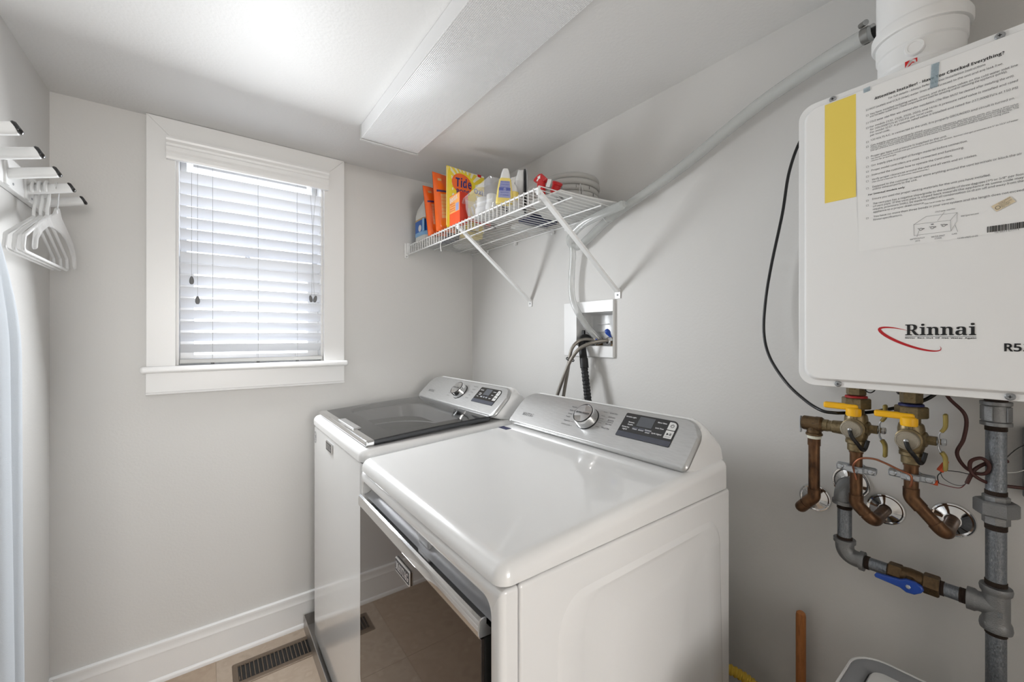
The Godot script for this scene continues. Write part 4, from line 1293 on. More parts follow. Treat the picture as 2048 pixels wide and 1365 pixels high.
# brass isolation valve under the heater; o is the middle of its body
func isolation_valve(o: Vector3, ring: Material, label: String) -> Node3D:
	var t := thing("isolation_valve", label, "valve", o, "")
	var dn := Vector3.DOWN
	var b := B.new()
	rod(b, o + Vector3(0, 0.030, 0), dn, [Vector2(0.0165, 0), Vector2(0.019, 0.003), Vector2(0.0205, 0.012), Vector2(0.0205, 0.046), Vector2(0.018, 0.056), Vector2(0.0145, 0.060)], 28)
	rod(b, o + Vector3(0, 0.042, 0), dn, [Vector2(0.0145, 0), Vector2(0.0145, 0.014)], 24)
	rod(b, o, Vector3(-1, 0, 0), [Vector2(0.0155, 0.0), Vector2(0.0155, 0.018), Vector2(0.0205, 0.020), Vector2(0.0205, 0.0245), Vector2(0.016, 0.0265), Vector2(0.016, 0.030)], 28)
	rod(b, o, Vector3(0, 0, 1), [Vector2(0.015, 0.012), Vector2(0.015, 0.022), Vector2(0.0115, 0.024)], 24)
	part(t, "valve_body", b, M.brass, 35.0)
	part(t, "upper_fitting", hexa(B.new(), o + Vector3(0, 0.1, 0), dn, 0.0175, 0.030), M.brass, 20.0)
	part(t, "gasket_ring", rod(B.new(), o + Vector3(0, 0.0685, 0), dn, [Vector2(0.0185, 0), Vector2(0.0195, 0.001), Vector2(0.0195, 0.004), Vector2(0.0185, 0.005)]), ring)
	part(t, "union_nut", hexa(B.new(), o + Vector3(0, 0.064, 0), dn, 0.0255, 0.023, 0.002), M.brass, 20.0)
	part(t, "lower_collar", rod(B.new(), o + Vector3(0, -0.0265, 0), dn, [Vector2(0.0165, 0), Vector2(0.0185, 0.002), Vector2(0.0185, 0.008), Vector2(0.0155, 0.010), Vector2(0.0155, 0.024), Vector2(0.0135, 0.026)]), M.brass, 25.0)
	# capped service port facing into the room
	var cap := part(t, "port_cap", rod(B.new(), o + Vector3(-0.030, 0, 0), Vector3(-1, 0, 0), [Vector2(0.0175, 0), Vector2(0.0182, 0.001), Vector2(0.0182, 0.010), Vector2(0.0170, 0.0122), Vector2(0.0155, 0.0125), Vector2(0.0150, 0.0118), Vector2(0.0005, 0.0118)], 36), M.cap_grey, 25.0)
	var e := o + Vector3(-0.0435, 0, 0)
	part(cap, "cap_eyelet", rod(B.new(), e, Vector3(-1, 0, 0), [Vector2(0.0035, 0), Vector2(0.0035, 0.003), Vector2(0.002, 0.004)], 16), M.screw)
	var strap := B.new().tube(smooth([e + Vector3(-0.002, -0.002, 0), e + Vector3(-0.004, -0.014, 0.004), e + Vector3(0.006, -0.030, 0.012), e + Vector3(0.020, -0.043, 0.016), e + Vector3(0.028, -0.040, 0.019), e + Vector3(0.034, -0.024, 0.022)], 6), 0.0038, 10)
	part(cap, "cap_strap", strap, M.rubber)
	# yellow plastic lever of the service port
	var lv := B.new()
	rod(lv, o + Vector3(-0.016, 0.016, 0), Vector3.UP, [Vector2(0.006, 0), Vector2(0.006, 0.012)], 16)
	var stem := part(t, "port_stem", lv, M.brass)
	var yl := B.new()
	yl.box(o + Vector3(-0.017, 0.0445, -0.022), Vector3(0.015, 0.0135, 0.062), 0.004, 2)
	rod(yl, o + Vector3(-0.017, 0.026, -0.0005), Vector3.UP, [Vector2(0.0125, 0), Vector2(0.0135, 0.003), Vector2(0.0135, 0.016), Vector2(0.010, 0.019)], 24)
	part(t, "yellow_lever", yl, M.lever_yellow, 35.0, "yellow plastic lever")
	# main shut-off stem with an S-shaped vinyl-dipped handle
	var st := B.new()
	rod(st, o, Vector3(0, 0, 1), [Vector2(0.0095, 0.020), Vector2(0.0095, 0.036), Vector2(0.006, 0.037), Vector2(0.006, 0.046)], 6)
	part(t, "stem", st, M.brass, 20.0)
	var mid := o + Vector3(0, 0, 0.040)
	part(t, "handle_nut", hexa(hexa(B.new(), mid + Vector3(0, 0, 0.002), Vector3(0, 0, 1), 0.0075, 0.007), mid + Vector3(0, 0, -0.006), Vector3(0, 0, 1), 0.0075, 0.004), M.zinc, 20.0)
	var hd := part(t, "handle", flat_bar([mid + Vector3(0, 0.026, 0.006), mid + Vector3(0, 0.013, -0.001), mid, mid + Vector3(0, -0.013, -0.001), mid + Vector3(0, -0.026, 0.006)], 0.012, 0.0018), M.zinc)
	for s in [1.0, -1.0]:
		part(hd, "handle_grip", flat_bar([mid + Vector3(0, s * 0.019, 0.002), mid + Vector3(0, s * 0.028, 0.007), mid + Vector3(0, s * 0.040, 0.008), mid + Vector3(0, s * 0.055, 0.0075)], 0.016, 0.0062), M.vinyl_olive)
	return t

# flat strip bent in the yz plane, rounded ends; w is its width along x
func flat_bar(path: Array, w: float, th: float) -> B:
	var pts := smooth(path, 5)
	var rings := []
	var m := pts.size()
	for i in m:
		var a: Vector3 = pts[maxi(i - 1, 0)]
		var b: Vector3 = pts[mini(i + 1, m - 1)]
		var tg := (b - a).normalized()
		var nn := tg.cross(Vector3.RIGHT).normalized()
		var k := 1.0
		if i == 0 or i == m - 1:
			k = 0.55
		var g := []
		for q in rr(w / 2 * k, th / 2 * k, th * 0.45 * k, 3):
			g.append(pts[i] + Vector3.RIGHT * q.x + nn * q.y)
		rings.append(g)
	return B.new().loft(rings)

func escutcheon(o: Vector3, r: float, pr: float, label: String) -> void:
	var f := frame(o, Vector3(-1, 0, 0))
	solo("escutcheon", B.new().at(f).lathe([Vector2(r, 0), Vector2(r, 0.0025), Vector2(r * 0.95, 0.0055), Vector2(r * 0.88, 0.0062), Vector2(r * 0.80, 0.0048), Vector2(r * 0.55, 0.0080), Vector2(pr + 0.003, 0.0105), Vector2(pr + 0.0005, 0.0108)], 48, false), M.chrome, label, "pipe escutcheon", 40.0, "chrome wall plates of the pipes")

func copper_run(called: String, label: String, path: Array, joints: Array) -> Node3D:
	var t := thing(called, label, "pipe", path[0])
	part(t, "pipe", B.new().tube(fillet(path, 0.016, 8), 0.0111, 24), M.copper)
	for j in joints:
		part(t, j[2], B.new().tube(fillet(j[0], 0.016, 8) if j[0].size() > 2 else j[0], j[1], 24), M.copper)
	return t

func make_plumbing() -> void:
	var px := 1.135
	var hot := Vector3(px, 1.112, -0.266)
	var cold := Vector3(px, 1.106, -0.179)
	isolation_valve(hot, M.red_ring, "brass valve with yellow lever and red ring, beside the relief valve")
	isolation_valve(cold, M.blue_ring, "brass valve with yellow lever and blue ring, under the heater's middle")
	# three copper drops
	var ends := [[Vector3(px, 1.072, hot.z), Vector3(px, 0.945, hot.z), Vector3(px, 0.916, -0.237), "copper_pipe", "brown copper hot water pipe below the red-ringed valve"],
		[Vector3(px, 1.066, cold.z), Vector3(px, 0.985, cold.z), Vector3(px, 0.930, -0.132), "copper_pipe", "brown copper cold water pipe below the blue-ringed valve"],
		[Vector3(px, 1.072, -0.343), Vector3(px, 0.935, -0.343), Vector3(px, 0.900, -0.372), "copper_pipe", "brown copper discharge pipe hanging from the relief valve"]]
	for e in ends:
		var a: Vector3 = e[0]
		var b: Vector3 = e[1]
		var c: Vector3 = e[2]
		var d := Vector3(1.245, c.y, c.z)
		var n := b + (c - b).normalized() * 0.022
		var js := [[[b + Vector3(0, 0.020, 0), b, n], 0.0127, "bend"]]
		var k := c - (c - b).normalized() * minf(0.020, b.distance_to(c) * 0.4)
		js.append([[k, c, c + Vector3(0.024, 0, 0)], 0.0126, "bend"])
		js.append([[a + Vector3(0, 0.004, 0), a + Vector3(0, -0.016, 0)], 0.0126, "coupling"])
		copper_run(e[3], e[4], [a, b, c, d], js)
	escutcheon(Vector3(1.24, 0.9165, -0.237), 0.0345, 0.0115, "chrome wall plate around the hot water pipe")
	escutcheon(Vector3(1.24, 0.9300, -0.133), 0.0345, 0.0115, "chrome wall plate around the cold water pipe")
	escutcheon(Vector3(1.24, 0.9005, -0.372), 0.0345, 0.0115, "chrome wall plate behind the relief valve's discharge pipe")
	escutcheon(Vector3(1.24, 0.9590, -0.300), 0.0375, 0.0140, "chrome wall plate behind the grey gas elbow")
	# pressure relief valve
	var ro := Vector3(px, 1.106, -0.343)
	var rv := thing("relief_valve", "brown brass pressure relief valve with a flat metal test lever", "valve", ro)
	var rb := B.new()
	rod(rb, ro + Vector3(0, 0, -0.022), Vector3(0, 0, 1), [Vector2(0.0150, 0), Vector2(0.0165, 0.002), Vector2(0.0165, 0.024), Vector2(0.0175, 0.026), Vector2(0.0175, 0.036), Vector2(0.0145, 0.040)], 28)
	rod(rb, ro, Vector3.DOWN, [Vector2(0.0135, 0.0), Vector2(0.0145, 0.010), Vector2(0.0145, 0.020), Vector2(0.0165, 0.022), Vector2(0.0165, 0.026), Vector2(0.0135, 0.0275)], 28)
	part(rv, "valve_body", rb, M.bronze, 35.0)
	part(rv, "nipple", rod(B.new(), ro + Vector3(0, 0, 0.018), Vector3(0, 0, 1), [Vector2(0.0135, 0), Vector2(0.0135, 0.009), Vector2(0.0125, 0.010), Vector2(0.0125, 0.016), Vector2(0.0140, 0.018), Vector2(0.0150, 0.040), Vector2(0.0165, 0.044), Vector2(0.0165, 0.060)], 28), M.brass, 30.0)
	part(rv, "thread_seal", rod(B.new(), ro + Vector3(0, -0.026, 0), Vector3.DOWN, [Vector2(0.0132, 0), Vector2(0.0138, 0.002), Vector2(0.0136, 0.007), Vector2(0.0128, 0.008)], 24), M.teflon)
	part(rv, "test_lever", B.new().at(Transform3D(Basis(Vector3.FORWARD, 0.0), ro + Vector3(-0.004, -0.004, -0.0265))).extr(rr(0.0055, 0.0195, 0.0045, 5), 0.0022, 0.0005).at(Transform3D.IDENTITY).box(ro + Vector3(-0.002, 0.010, -0.0235), Vector3(0.004, 0.004, 0.008), 0.001), M.zinc)
	# grounding clamps with the bare copper bond
	for q in [[Vector3(px, 1.0215, hot.z), "zinc ground clamp on the hot water pipe"], [Vector3(px, 1.0295, cold.z), "zinc ground clamp on the cold water pipe"]]:
		var o: Vector3 = q[0]
		var g := thing("ground_clamp", q[1], "pipe clamp", o, "")
		for s in [-1.0, 1.0]:
			var half := PackedVector2Array()
			var fr := plane_frame(o + Vector3(0, -0.0055, 0), Vector3(0, 0, 1), Vector3(s, 0, 0)) 
			# outline in (z, x) seen from above
			for v in [[-0.034, 0.0015], [-0.034, 0.0055], [-0.0155, 0.006], [-0.0135, 0.0145], [0.0135, 0.0145], [0.0155, 0.006], [0.034, 0.0055], [0.034, 0.0015], [0.0112, 0.0015]]:
				half.append(Vector2(v[0], v[1]))
			for i in range(1, 8):
				var w := PI * i / 8.0
				half.append(Vector2(cos(w) * 0.0112, maxf(sin(w) * 0.0113, 0.0015)))
			half.append(Vector2(-0.0112, 0.0015))
			part(g, "jaw", B.new().at(plane_frame(o + Vector3(0, 0.0062 * s, 0), Vector3(0, 0, 1), Vector3(-s, 0, 0))).extr(half, 0.0140, 0.0024), M.zinc, 30.0)
		for z in [-0.0265, 0.0265]:
			var sf := frame(o + Vector3(-0.0055, 0, z), Vector3(-1, 0, 0))
			var sc := part(g, "screw", B.new().at(sf).lathe([Vector2(0.0064, 0), Vector2(0.0064, 0.0020), Vector2(0.0046, 0.0040), Vector2(0.0005, 0.0046)], 18), M.zinc)
			part(sc, "screw_slot", B.new().at(sf).box(Vector3(0, 0.0038, 0), Vector3(0.0075, 0.0014, 0.0012)), M.screw)
		var tf := frame(o + Vector3(-0.0145, -0.001, 0.001), Vector3(-1, 0, 0))
		part(g, "wire_screw", B.new().at(tf).lathe([Vector2(0.006, 0), Vector2(0.006, 0.003), Vector2(0.0045, 0.0055), Vector2(0.0005, 0.006)], 18), M.zinc)
	var ha := Vector3(px - 0.0235, 1.021, hot.z)
	var ca := Vector3(px - 0.0235, 1.029, cold.z)
	solo("ground_wire", B.new().tube(smooth([ha + Vector3(0.008, -0.020, 0.004), ha + Vector3(0.004, 0.0, 0.001), ha + Vector3(-0.003, 0.014, 0.002), ha + Vector3(-0.004, 0.030, 0.014), ha + Vector3(-0.004, 0.0345, 0.034), Vector3(px - 0.028, 1.052, -0.215), Vector3(px - 0.028, 1.043, -0.192), ca + Vector3(-0.002, 0.007, 0.003), ca + Vector3(0.002, -0.008, 0.004), ca + Vector3(0.007, -0.018, 0.001)], 7), 0.0021, 10), M.copper_bright, "bare copper wire arching between the two pipe clamps", "wire")

	# gas line: elbow from the wall, drop, elbow, valve, tee on the riser
	var gx := 1.172
	var gz := -0.2955
	var gy := 0.808
	var rz := -0.071
	var gp := thing("gas_pipe", "grey galvanized gas pipe running from the wall elbow to the riser", "pipe", Vector3(gx, gy, gz))
	part(gp, "wall_nipple", B.new().tube([Vector3(1.245, 0.958, gz), Vector3(gx + 0.02, 0.958, gz)], 0.0132, 24), M.galv)
	part(gp, "elbow", B.new().tube(fillet([Vector3(gx + 0.032, 0.958, gz), Vector3(gx, 0.958, gz), Vector3(gx, 0.928, gz)], 0.028, 12), 0.0200, 28).tube([Vector3(gx, 0.934, gz), Vector3(gx, 0.926, gz)], 0.0228, 28).tube([Vector3(gx + 0.026, 0.958, gz), Vector3(gx + 0.034, 0.958, gz)], 0.0228, 28), M.iron_cast)
	part(gp, "drop_pipe", B.new().tube([Vector3(gx, 0.93, gz), Vector3(gx, 0.845, gz)], 0.0132, 24), M.galv)
	part(gp, "pipe_thread", threads(Vector3(gx, 0.926, gz), Vector3.DOWN, 0.0134, 0.011), M.rust)
	part(gp, "pipe_thread", threads(Vector3(gx, 0.852, gz), Vector3.DOWN, 0.0134, 0.007), M.rust)
	part(gp, "elbow", B.new().tube(fillet([Vector3(gx, 0.842, gz), Vector3(gx, gy, gz), Vector3(gx, gy, gz + 0.034)], 0.024, 12), 0.0172, 28).tube([Vector3(gx, 0.846, gz), Vector3(gx, 0.838, gz)], 0.0205, 28).tube([Vector3(gx, gy, gz + 0.028), Vector3(gx, gy, gz + 0.036)], 0.0205, 28), M.iron_cast)
	part(gp, "branch_pipe", B.new().tube([Vector3(gx, gy, gz + 0.03), Vector3(gx, gy, rz - 0.02)], 0.0130, 24), M.galv)
	for q in [[gz + 0.036, 0.009], [gz + 0.074, 0.006], [-0.144, 0.007], [rz - 0.046, 0.012]]:
		part(gp, "pipe_thread", threads(Vector3(gx, gy, q[0]), Vector3(0, 0, 1), 0.0133, q[1]), M.rust)
	# ball valve with blue lever
	var vo := Vector3(gx, gy, -0.184)
	var bv := thing("gas_valve", "brown bronze gas valve with a small blue lever", "valve", vo)
	part(bv, "valve_body", rod(B.new(), vo + Vector3(0, 0, -0.020), Vector3(0, 0, 1), [Vector2(0.015, 0), Vector2(0.0175, 0.008), Vector2(0.0185, 0.018), Vector2(0.0170, 0.032), Vector2(0.015, 0.040)], 28), M.bronze)
	part(bv, "hex_end", hexa(B.new(), vo + Vector3(0, 0, -0.036), Vector3(0, 0, 1), 0.0195, 0.022, 0.002), M.bronze, 20.0)
	part(bv, "hex_end", hexa(B.new(), vo + Vector3(0, 0, 0.017), Vector3(0, 0, 1), 0.0205, 0.024, 0.002), M.bronze, 20.0)
	part(bv, "stem", rod(B.new(), vo, Vector3(-1, 0, 0), [Vector2(0.009, 0.012), Vector2(0.009, 0.025)], 16), M.bronze)
	var lever := PackedVector2Array([Vector2(0.018, -0.006), Vector2(0.022, 0.0), Vector2(0.020, 0.007), Vector2(0.010, 0.012), Vector2(-0.003, 0.0125), Vector2(-0.012, 0.0085), Vector2(-0.050, 0.0065), Vector2(-0.053, 0.002), Vector2(-0.051, -0.002), Vector2(-0.013, -0.0075), Vector2(-0.004, -0.0135), Vector2(0.008, -0.013)])
	var lvb := part(bv, "blue_lever", B.new().at(plane_frame(vo + Vector3(-0.024, -0.006, 0), Vector3(0, 0.06, 1), Vector3(0, 1, -0.06))).extr(lever, 0.010, 0.002), M.blue_lever, 35.0, "blue lever")
	part(lvb, "lever_screw", rod(B.new(), vo + Vector3(-0.0335, -0.006, 0), Vector3(-1, 0, 0), [Vector2(0.0042, 0), Vector2(0.0042, 0.002), Vector2(0.003, 0.003)], 6), M.zinc)
	# riser
	var gr := thing("gas_riser", "thick vertical galvanized gas pipe with a large union nut", "pipe", Vector3(gx, 0.35, rz))
	var at_y := func(y: float) -> Vector3: return Vector3(gx, y, rz)
	part(gr, "riser_pipe", B.new().tube([at_y.call(1.225), at_y.call(0.40)], 0.0134, 28), M.galv)
	part(gr, "heater_nipple", rod(B.new(), at_y.call(1.225), Vector3.DOWN, [Vector2(0.0150, 0), Vector2(0.0150, 0.036)], 28), M.rust)
	var cp := B.new()
	rod(cp, at_y.call(1.190), Vector3.DOWN, [Vector2(0.0145, 0), Vector2(0.0205, 0.001), Vector2(0.0205, 0.007), Vector2(0.0178, 0.009), Vector2(0.0178, 0.037), Vector2(0.0205, 0.039), Vector2(0.0205, 0.045), Vector2(0.0145, 0.046)], 32)
	for k in 4:
		var w := PI / 4 + PI / 2 * k + 0.35
		cp.at(Transform3D(Basis(Vector3.UP, w), at_y.call(1.167))).box(Vector3(0.0183, 0, 0), Vector3(0.003, 0.027, 0.012), 0.001)
	cp.at(Transform3D.IDENTITY)
	part(gr, "coupling", cp, M.iron_cast, 30.0)
	part(gr, "pipe_thread", threads(at_y.call(1.144), Vector3.DOWN, 0.0137, 0.009), M.rust)
	part(gr, "union_top", rod(B.new(), at_y.call(1.016), Vector3.DOWN, [Vector2(0.0150, 0), Vector2(0.0178, 0.002), Vector2(0.0178, 0.010), Vector2(0.0165, 0.016)], 8), M.iron_cast, 20.0)
	part(gr, "union_nut", hexa(B.new(), at_y.call(1.0055), Vector3.DOWN, 0.0290, 0.027, 0.003), M.iron_cast, 20.0)
	part(gr, "union_bottom", rod(B.new(), at_y.call(0.9785), Vector3.DOWN, [Vector2(0.0178, 0), Vector2(0.0178, 0.015), Vector2(0.0150, 0.017)], 8), M.iron_cast, 20.0)
	part(gr, "pipe_thread", threads(at_y.call(0.9615), Vector3.DOWN, 0.0137, 0.010), M.rust)
	part(gr, "pipe_thread", threads(at_y.call(1.024), Vector3.DOWN, 0.0137, 0.008), M.rust)
	var te := B.new()
	rod(te, at_y.call(0.848), Vector3.DOWN, [Vector2(0.0145, 0), Vector2(0.0205, 0.001), Vector2(0.0215, 0.005), Vector2(0.0205, 0.012), Vector2(0.0178, 0.016), Vector2(0.0178, 0.062), Vector2(0.0205, 0.068), Vector2(0.0215, 0.076), Vector2(0.0205, 0.082), Vector2(0.0145, 0.083)], 32)
	rod(te, at_y.call(gy), Vector3(0, 0, -1), [Vector2(0.0178, 0.0), Vector2(0.0178, 0.022), Vector2(0.0205, 0.026), Vector2(0.0205, 0.036), Vector2(0.0145, 0.037)], 32)
	var tee := part(gr, "tee", te, M.iron_cast, 35.0)
	var mk := B.new()
	letters(mk, "SK", "sans-bold", plane_frame(at_y.call(gy) + Vector3(-0.0184, -0.006, 0.003), Vector3(0, -1, 0), Vector3(0, 0, 1)), 0.009, 0.0, 0.0)
	part(tee, "cast_mark", mk, M.galv, 0.0)
	part(gr, "pipe_thread", threads(at_y.call(0.857), Vector3.DOWN, 0.0137, 0.009), M.rust)
	part(gr, "pipe_thread", threads(at_y.call(0.765), Vector3.DOWN, 0.0137, 0.008), M.rust)
	part(gr, "drip_cap", rod(B.new(), at_y.call(0.41), Vector3.DOWN, [Vector2(0.0185, 0), Vector2(0.0185, 0.02), Vector2(0.012, 0.026)], 24), M.iron_cast)

	# wiring under the heater
	solo("power_cable", B.new().tube(smooth([Vector3(1.20, 1.86, -0.330), Vector3(1.205, 1.82, -0.385), Vector3(1.205, 1.74, -0.417), Vector3(1.205, 1.63, -0.434), Vector3(1.203, 1.50, -0.459), Vector3(1.20, 1.405, -0.472), Vector3(1.195, 1.32, -0.474), Vector3(1.19, 1.255, -0.458), Vector3(1.172, 1.194, -0.414), Vector3(1.136, 1.158, -0.361), Vector3(1.112, 1.1425, -0.3225), Vector3(1.115, 1.140, -0.300), Vector3(1.137, 1.1395, -0.2845), Vector3(1.157, 1.141, -0.262), Vector3(1.159, 1.148, -0.236), Vector3(1.157, 1.166, -0.192), Vector3(1.155, 1.188, -0.155), Vector3(1.155, 1.225, -0.128)], 8), 0.0036, 12), M.cable_black, "black power cable looping down the wall beside the heater", "cable")
	var bw := 1.16
	solo("thermostat_cable", B.new().tube(smooth([Vector3(bw, 1.225, -0.145), Vector3(bw, 1.190, -0.130), Vector3(bw, 1.158, -0.108), Vector3(bw, 1.115, -0.110), Vector3(bw, 1.085, -0.119), Vector3(bw, 1.062, -0.110), Vector3(bw, 1.052, -0.095), Vector3(bw - 0.002, 1.056, -0.082), Vector3(bw - 0.004, 1.072, -0.078), Vector3(bw - 0.006, 1.083, -0.087), Vector3(bw - 0.008, 1.075, -0.100), Vector3(bw - 0.008, 1.058, -0.101), Vector3(bw - 0.004, 1.046, -0.094), Vector3(bw + 0.008, 1.036, -0.080), Vector3(bw + 0.03, 1.031, -0.064), Vector3(bw + 0.05, 1.030, -0.030)], 7), 0.0030, 10), M.cable_brown, "brown thermostat cable knotted in a loop beside the gas riser", "cable")
	solo("cable_tail", B.new().tube(smooth([Vector3(bw + 0.03, 1.078, -0.058), Vector3(bw + 0.012, 1.074, -0.079), Vector3(bw + 0.002, 1.060, -0.095), Vector3(bw - 0.002, 1.046, -0.101), Vector3(bw - 0.002, 1.030, -0.106)], 6), 0.0032, 10), M.cable_brown, "stripped brown cable end below the knotted loop", "cable")
	for q in [[Vector3(bw - 0.012, 1.0215, -0.143), Vector3(0, 0.05, -1), "orange wire connector lying beside the cold pipe clamp"], [Vector3(bw - 0.012, 1.046, -0.1405), Vector3(0.2, 0.95, 0.42), "orange wire connector pointing up behind the olive handle"]]:
		solo("wire_connector", rod(B.new(), q[0], q[1], [Vector2(0.0050, 0), Vector2(0.0055, 0.003), Vector2(0.0046, 0.016), Vector2(0.0032, 0.023), Vector2(0.0018, 0.0245)], 12), M.nut_orange, q[2], "wire connector", 25.0)
	solo("thin_wire", B.new().tube(smooth([Vector3(bw - 0.012, 1.022, -0.142), Vector3(bw - 0.010, 1.0195, -0.128), Vector3(bw - 0.006, 1.020, -0.114), Vector3(bw - 0.002, 1.032, -0.106)], 7), 0.0008, 6), M.wire_red, "thin dark red wire running to the lying connector", "wire")
	solo("thin_wire", B.new().tube(smooth([Vector3(bw - 0.012, 1.0225, -0.142), Vector3(bw - 0.010, 1.036, -0.1435), Vector3(bw - 0.008, 1.047, -0.134), Vector3(bw - 0.004, 1.0495, -0.118), Vector3(bw, 1.0490, -0.098), Vector3(bw + 0.012, 1.060, -0.075), Vector3(bw + 0.04, 1.105, -0.045), Vector3(bw + 0.06, 1.122, -0.010)], 7), 0.0008, 6), M.cable_black, "thin black wire running from the lying connector behind the riser", "wire")
	solo("thin_wire", B.new().tube(smooth([Vector3(bw - 0.012, 1.045, -0.140), Vector3(bw - 0.010, 1.033, -0.136), Vector3(bw - 0.008, 1.025, -0.124), Vector3(bw - 0.006, 1.025, -0.112), Vector3(bw - 0.002, 1.033, -0.105)], 7), 0.0007, 6), M.ink_grey, "thin grey wire curving below the upright connector", "wire")
	solo("thin_wire", B.new().tube(smooth([Vector3(bw - 0.012, 1.046, -0.139), Vector3(bw - 0.006, 1.048, -0.128), Vector3(bw, 1.053, -0.112), Vector3(bw + 0.01, 1.055, -0.085), Vector3(bw + 0.04, 1.06, -0.045), Vector3(bw + 0.055, 1.09, -0.020), Vector3(bw + 0.055, 1.125, -0.012)], 7), 0.0007, 6), M.wire_white, "thin white wire from the upright connector past the gas riser", "wire")
	# small hanging loop by the hot fitting and the wall control at the frame's edge
	var ctl := thing("wall_control", "grey wall box half hidden past the gas riser", "control box", Vector3(1.235, 1.075, 0.03))
	part(ctl, "box", B.new().box(Vector3(1.228, 1.075, 0.0005), Vector3(0.024, 0.13, 0.085), 0.004, 2), M.bin_grey)
	part(ctl, "box_face", B.new().box(Vector3(1.2145, 1.075, 0.0005), Vector3(0.004, 0.11, 0.068), 0.001), M.rail_grey)

	# yellow corrugated gas connector behind the dryer, plunger and bin
	var pts := smooth([Vector3(1.20, 0.30, -0.40), Vector3(1.185, 0.345, -0.455), Vector3(1.165, 0.385, -0.50), Vector3(1.13, 0.405, -0.56), Vector3(1.09, 0.405, -0.64), Vector3(1.07, 0.39, -0.72)], 26)
	var rad := []
	for i in pts.size():
		rad.append(0.0135 if i % 4 < 2 else 0.0110)
	solo("gas_connector", B.new().tube(pts, rad, 18), M.yellow_gas, "yellow corrugated gas connector peeking out behind the dryer", "gas hose", 20.0)
	var po := Vector3(1.195, 0, -0.389)
	var pg := thing("plunger", "plunger with brown wooden handle standing by the wall under the pipes", "plunger", po)
	part(pg, "handle", rod(B.new(), po + Vector3(0, 0.10, 0), Vector3.UP, [Vector2(0.0108, 0), Vector2(0.0108, 0.508), Vector2(0.0095, 0.515), Vector2(0.0060, 0.518)], 24), M.wood)
	part(pg, "cup", rod(B.new(), po, Vector3.UP, [Vector2(0.040, 0.0), Vector2(0.042, 0.004), Vector2(0.040, 0.03), Vector2(0.032, 0.055), Vector2(0.017, 0.072), Vector2(0.015, 0.115), Vector2(0.0115, 0.118)], 32), M.rubber)
	make_bin()

func threads(o: Vector3, dir: Vector3, r: float, h: float) -> B:
	var prof := []
	var n := maxi(int(h / 0.0018), 2)
	for i in n * 2 + 1:
		prof.append(Vector2(r + (0.0009 if i % 2 else 0.0002), h * i / (n * 2)))
	return rod(B.new(), o, dir, prof, 24)

func make_bin() -> void:
	var x0 := 0.70
	var x1 := 1.085
	var z0 := -0.254
	var z1 := 0.10
	var t := thing("waste_bin", "white bin with grey rimmed lid on the floor under the heater", "bin", Vector3((x0 + x1) / 2, 0, (z0 + z1) / 2))
	var rg := func(y: float, ins: float) -> Array: return ring_xz(x0, x1, z0, z1, 0.055, ins, y, 8)
	part(t, "bin_body", B.new().loft([rg.call(0.0, 0.045), rg.call(0.01, 0.040), rg.call(0.62, 0.006), rg.call(0.632, 0.006)]), M.bin_lid, 40.0)
	part(t, "bin_rim", B.new().loft([rg.call(0.626, 0.004), rg.call(0.628, 0.0), rg.call(0.656, 0.0), rg.call(0.660, 0.0015), rg.call(0.660, 0.004), rg.call(0.657, 0.006)], true, false), M.bin_lid, 40.0)
	var band := [rg.call(0.640, 0.005), rg.call(0.658, 0.0055), rg.call(0.6595, 0.007), rg.call(0.657, 0.020), rg.call(0.650, 0.030), rg.call(0.640, 0.031)]
	part(t, "lid_frame", B.new().loft(band, true, true), M.bin_grey, 40.0)
	part(t, "swing_lid", B.new().loft([rg.call(0.640, 0.034), rg.call(0.652, 0.033), rg.call(0.656, 0.036), rg.call(0.659, 0.060), rg.call(0.660, 0.10), rg.call(0.660, 0.15)], true, true), M.bin_lid, 40.0)

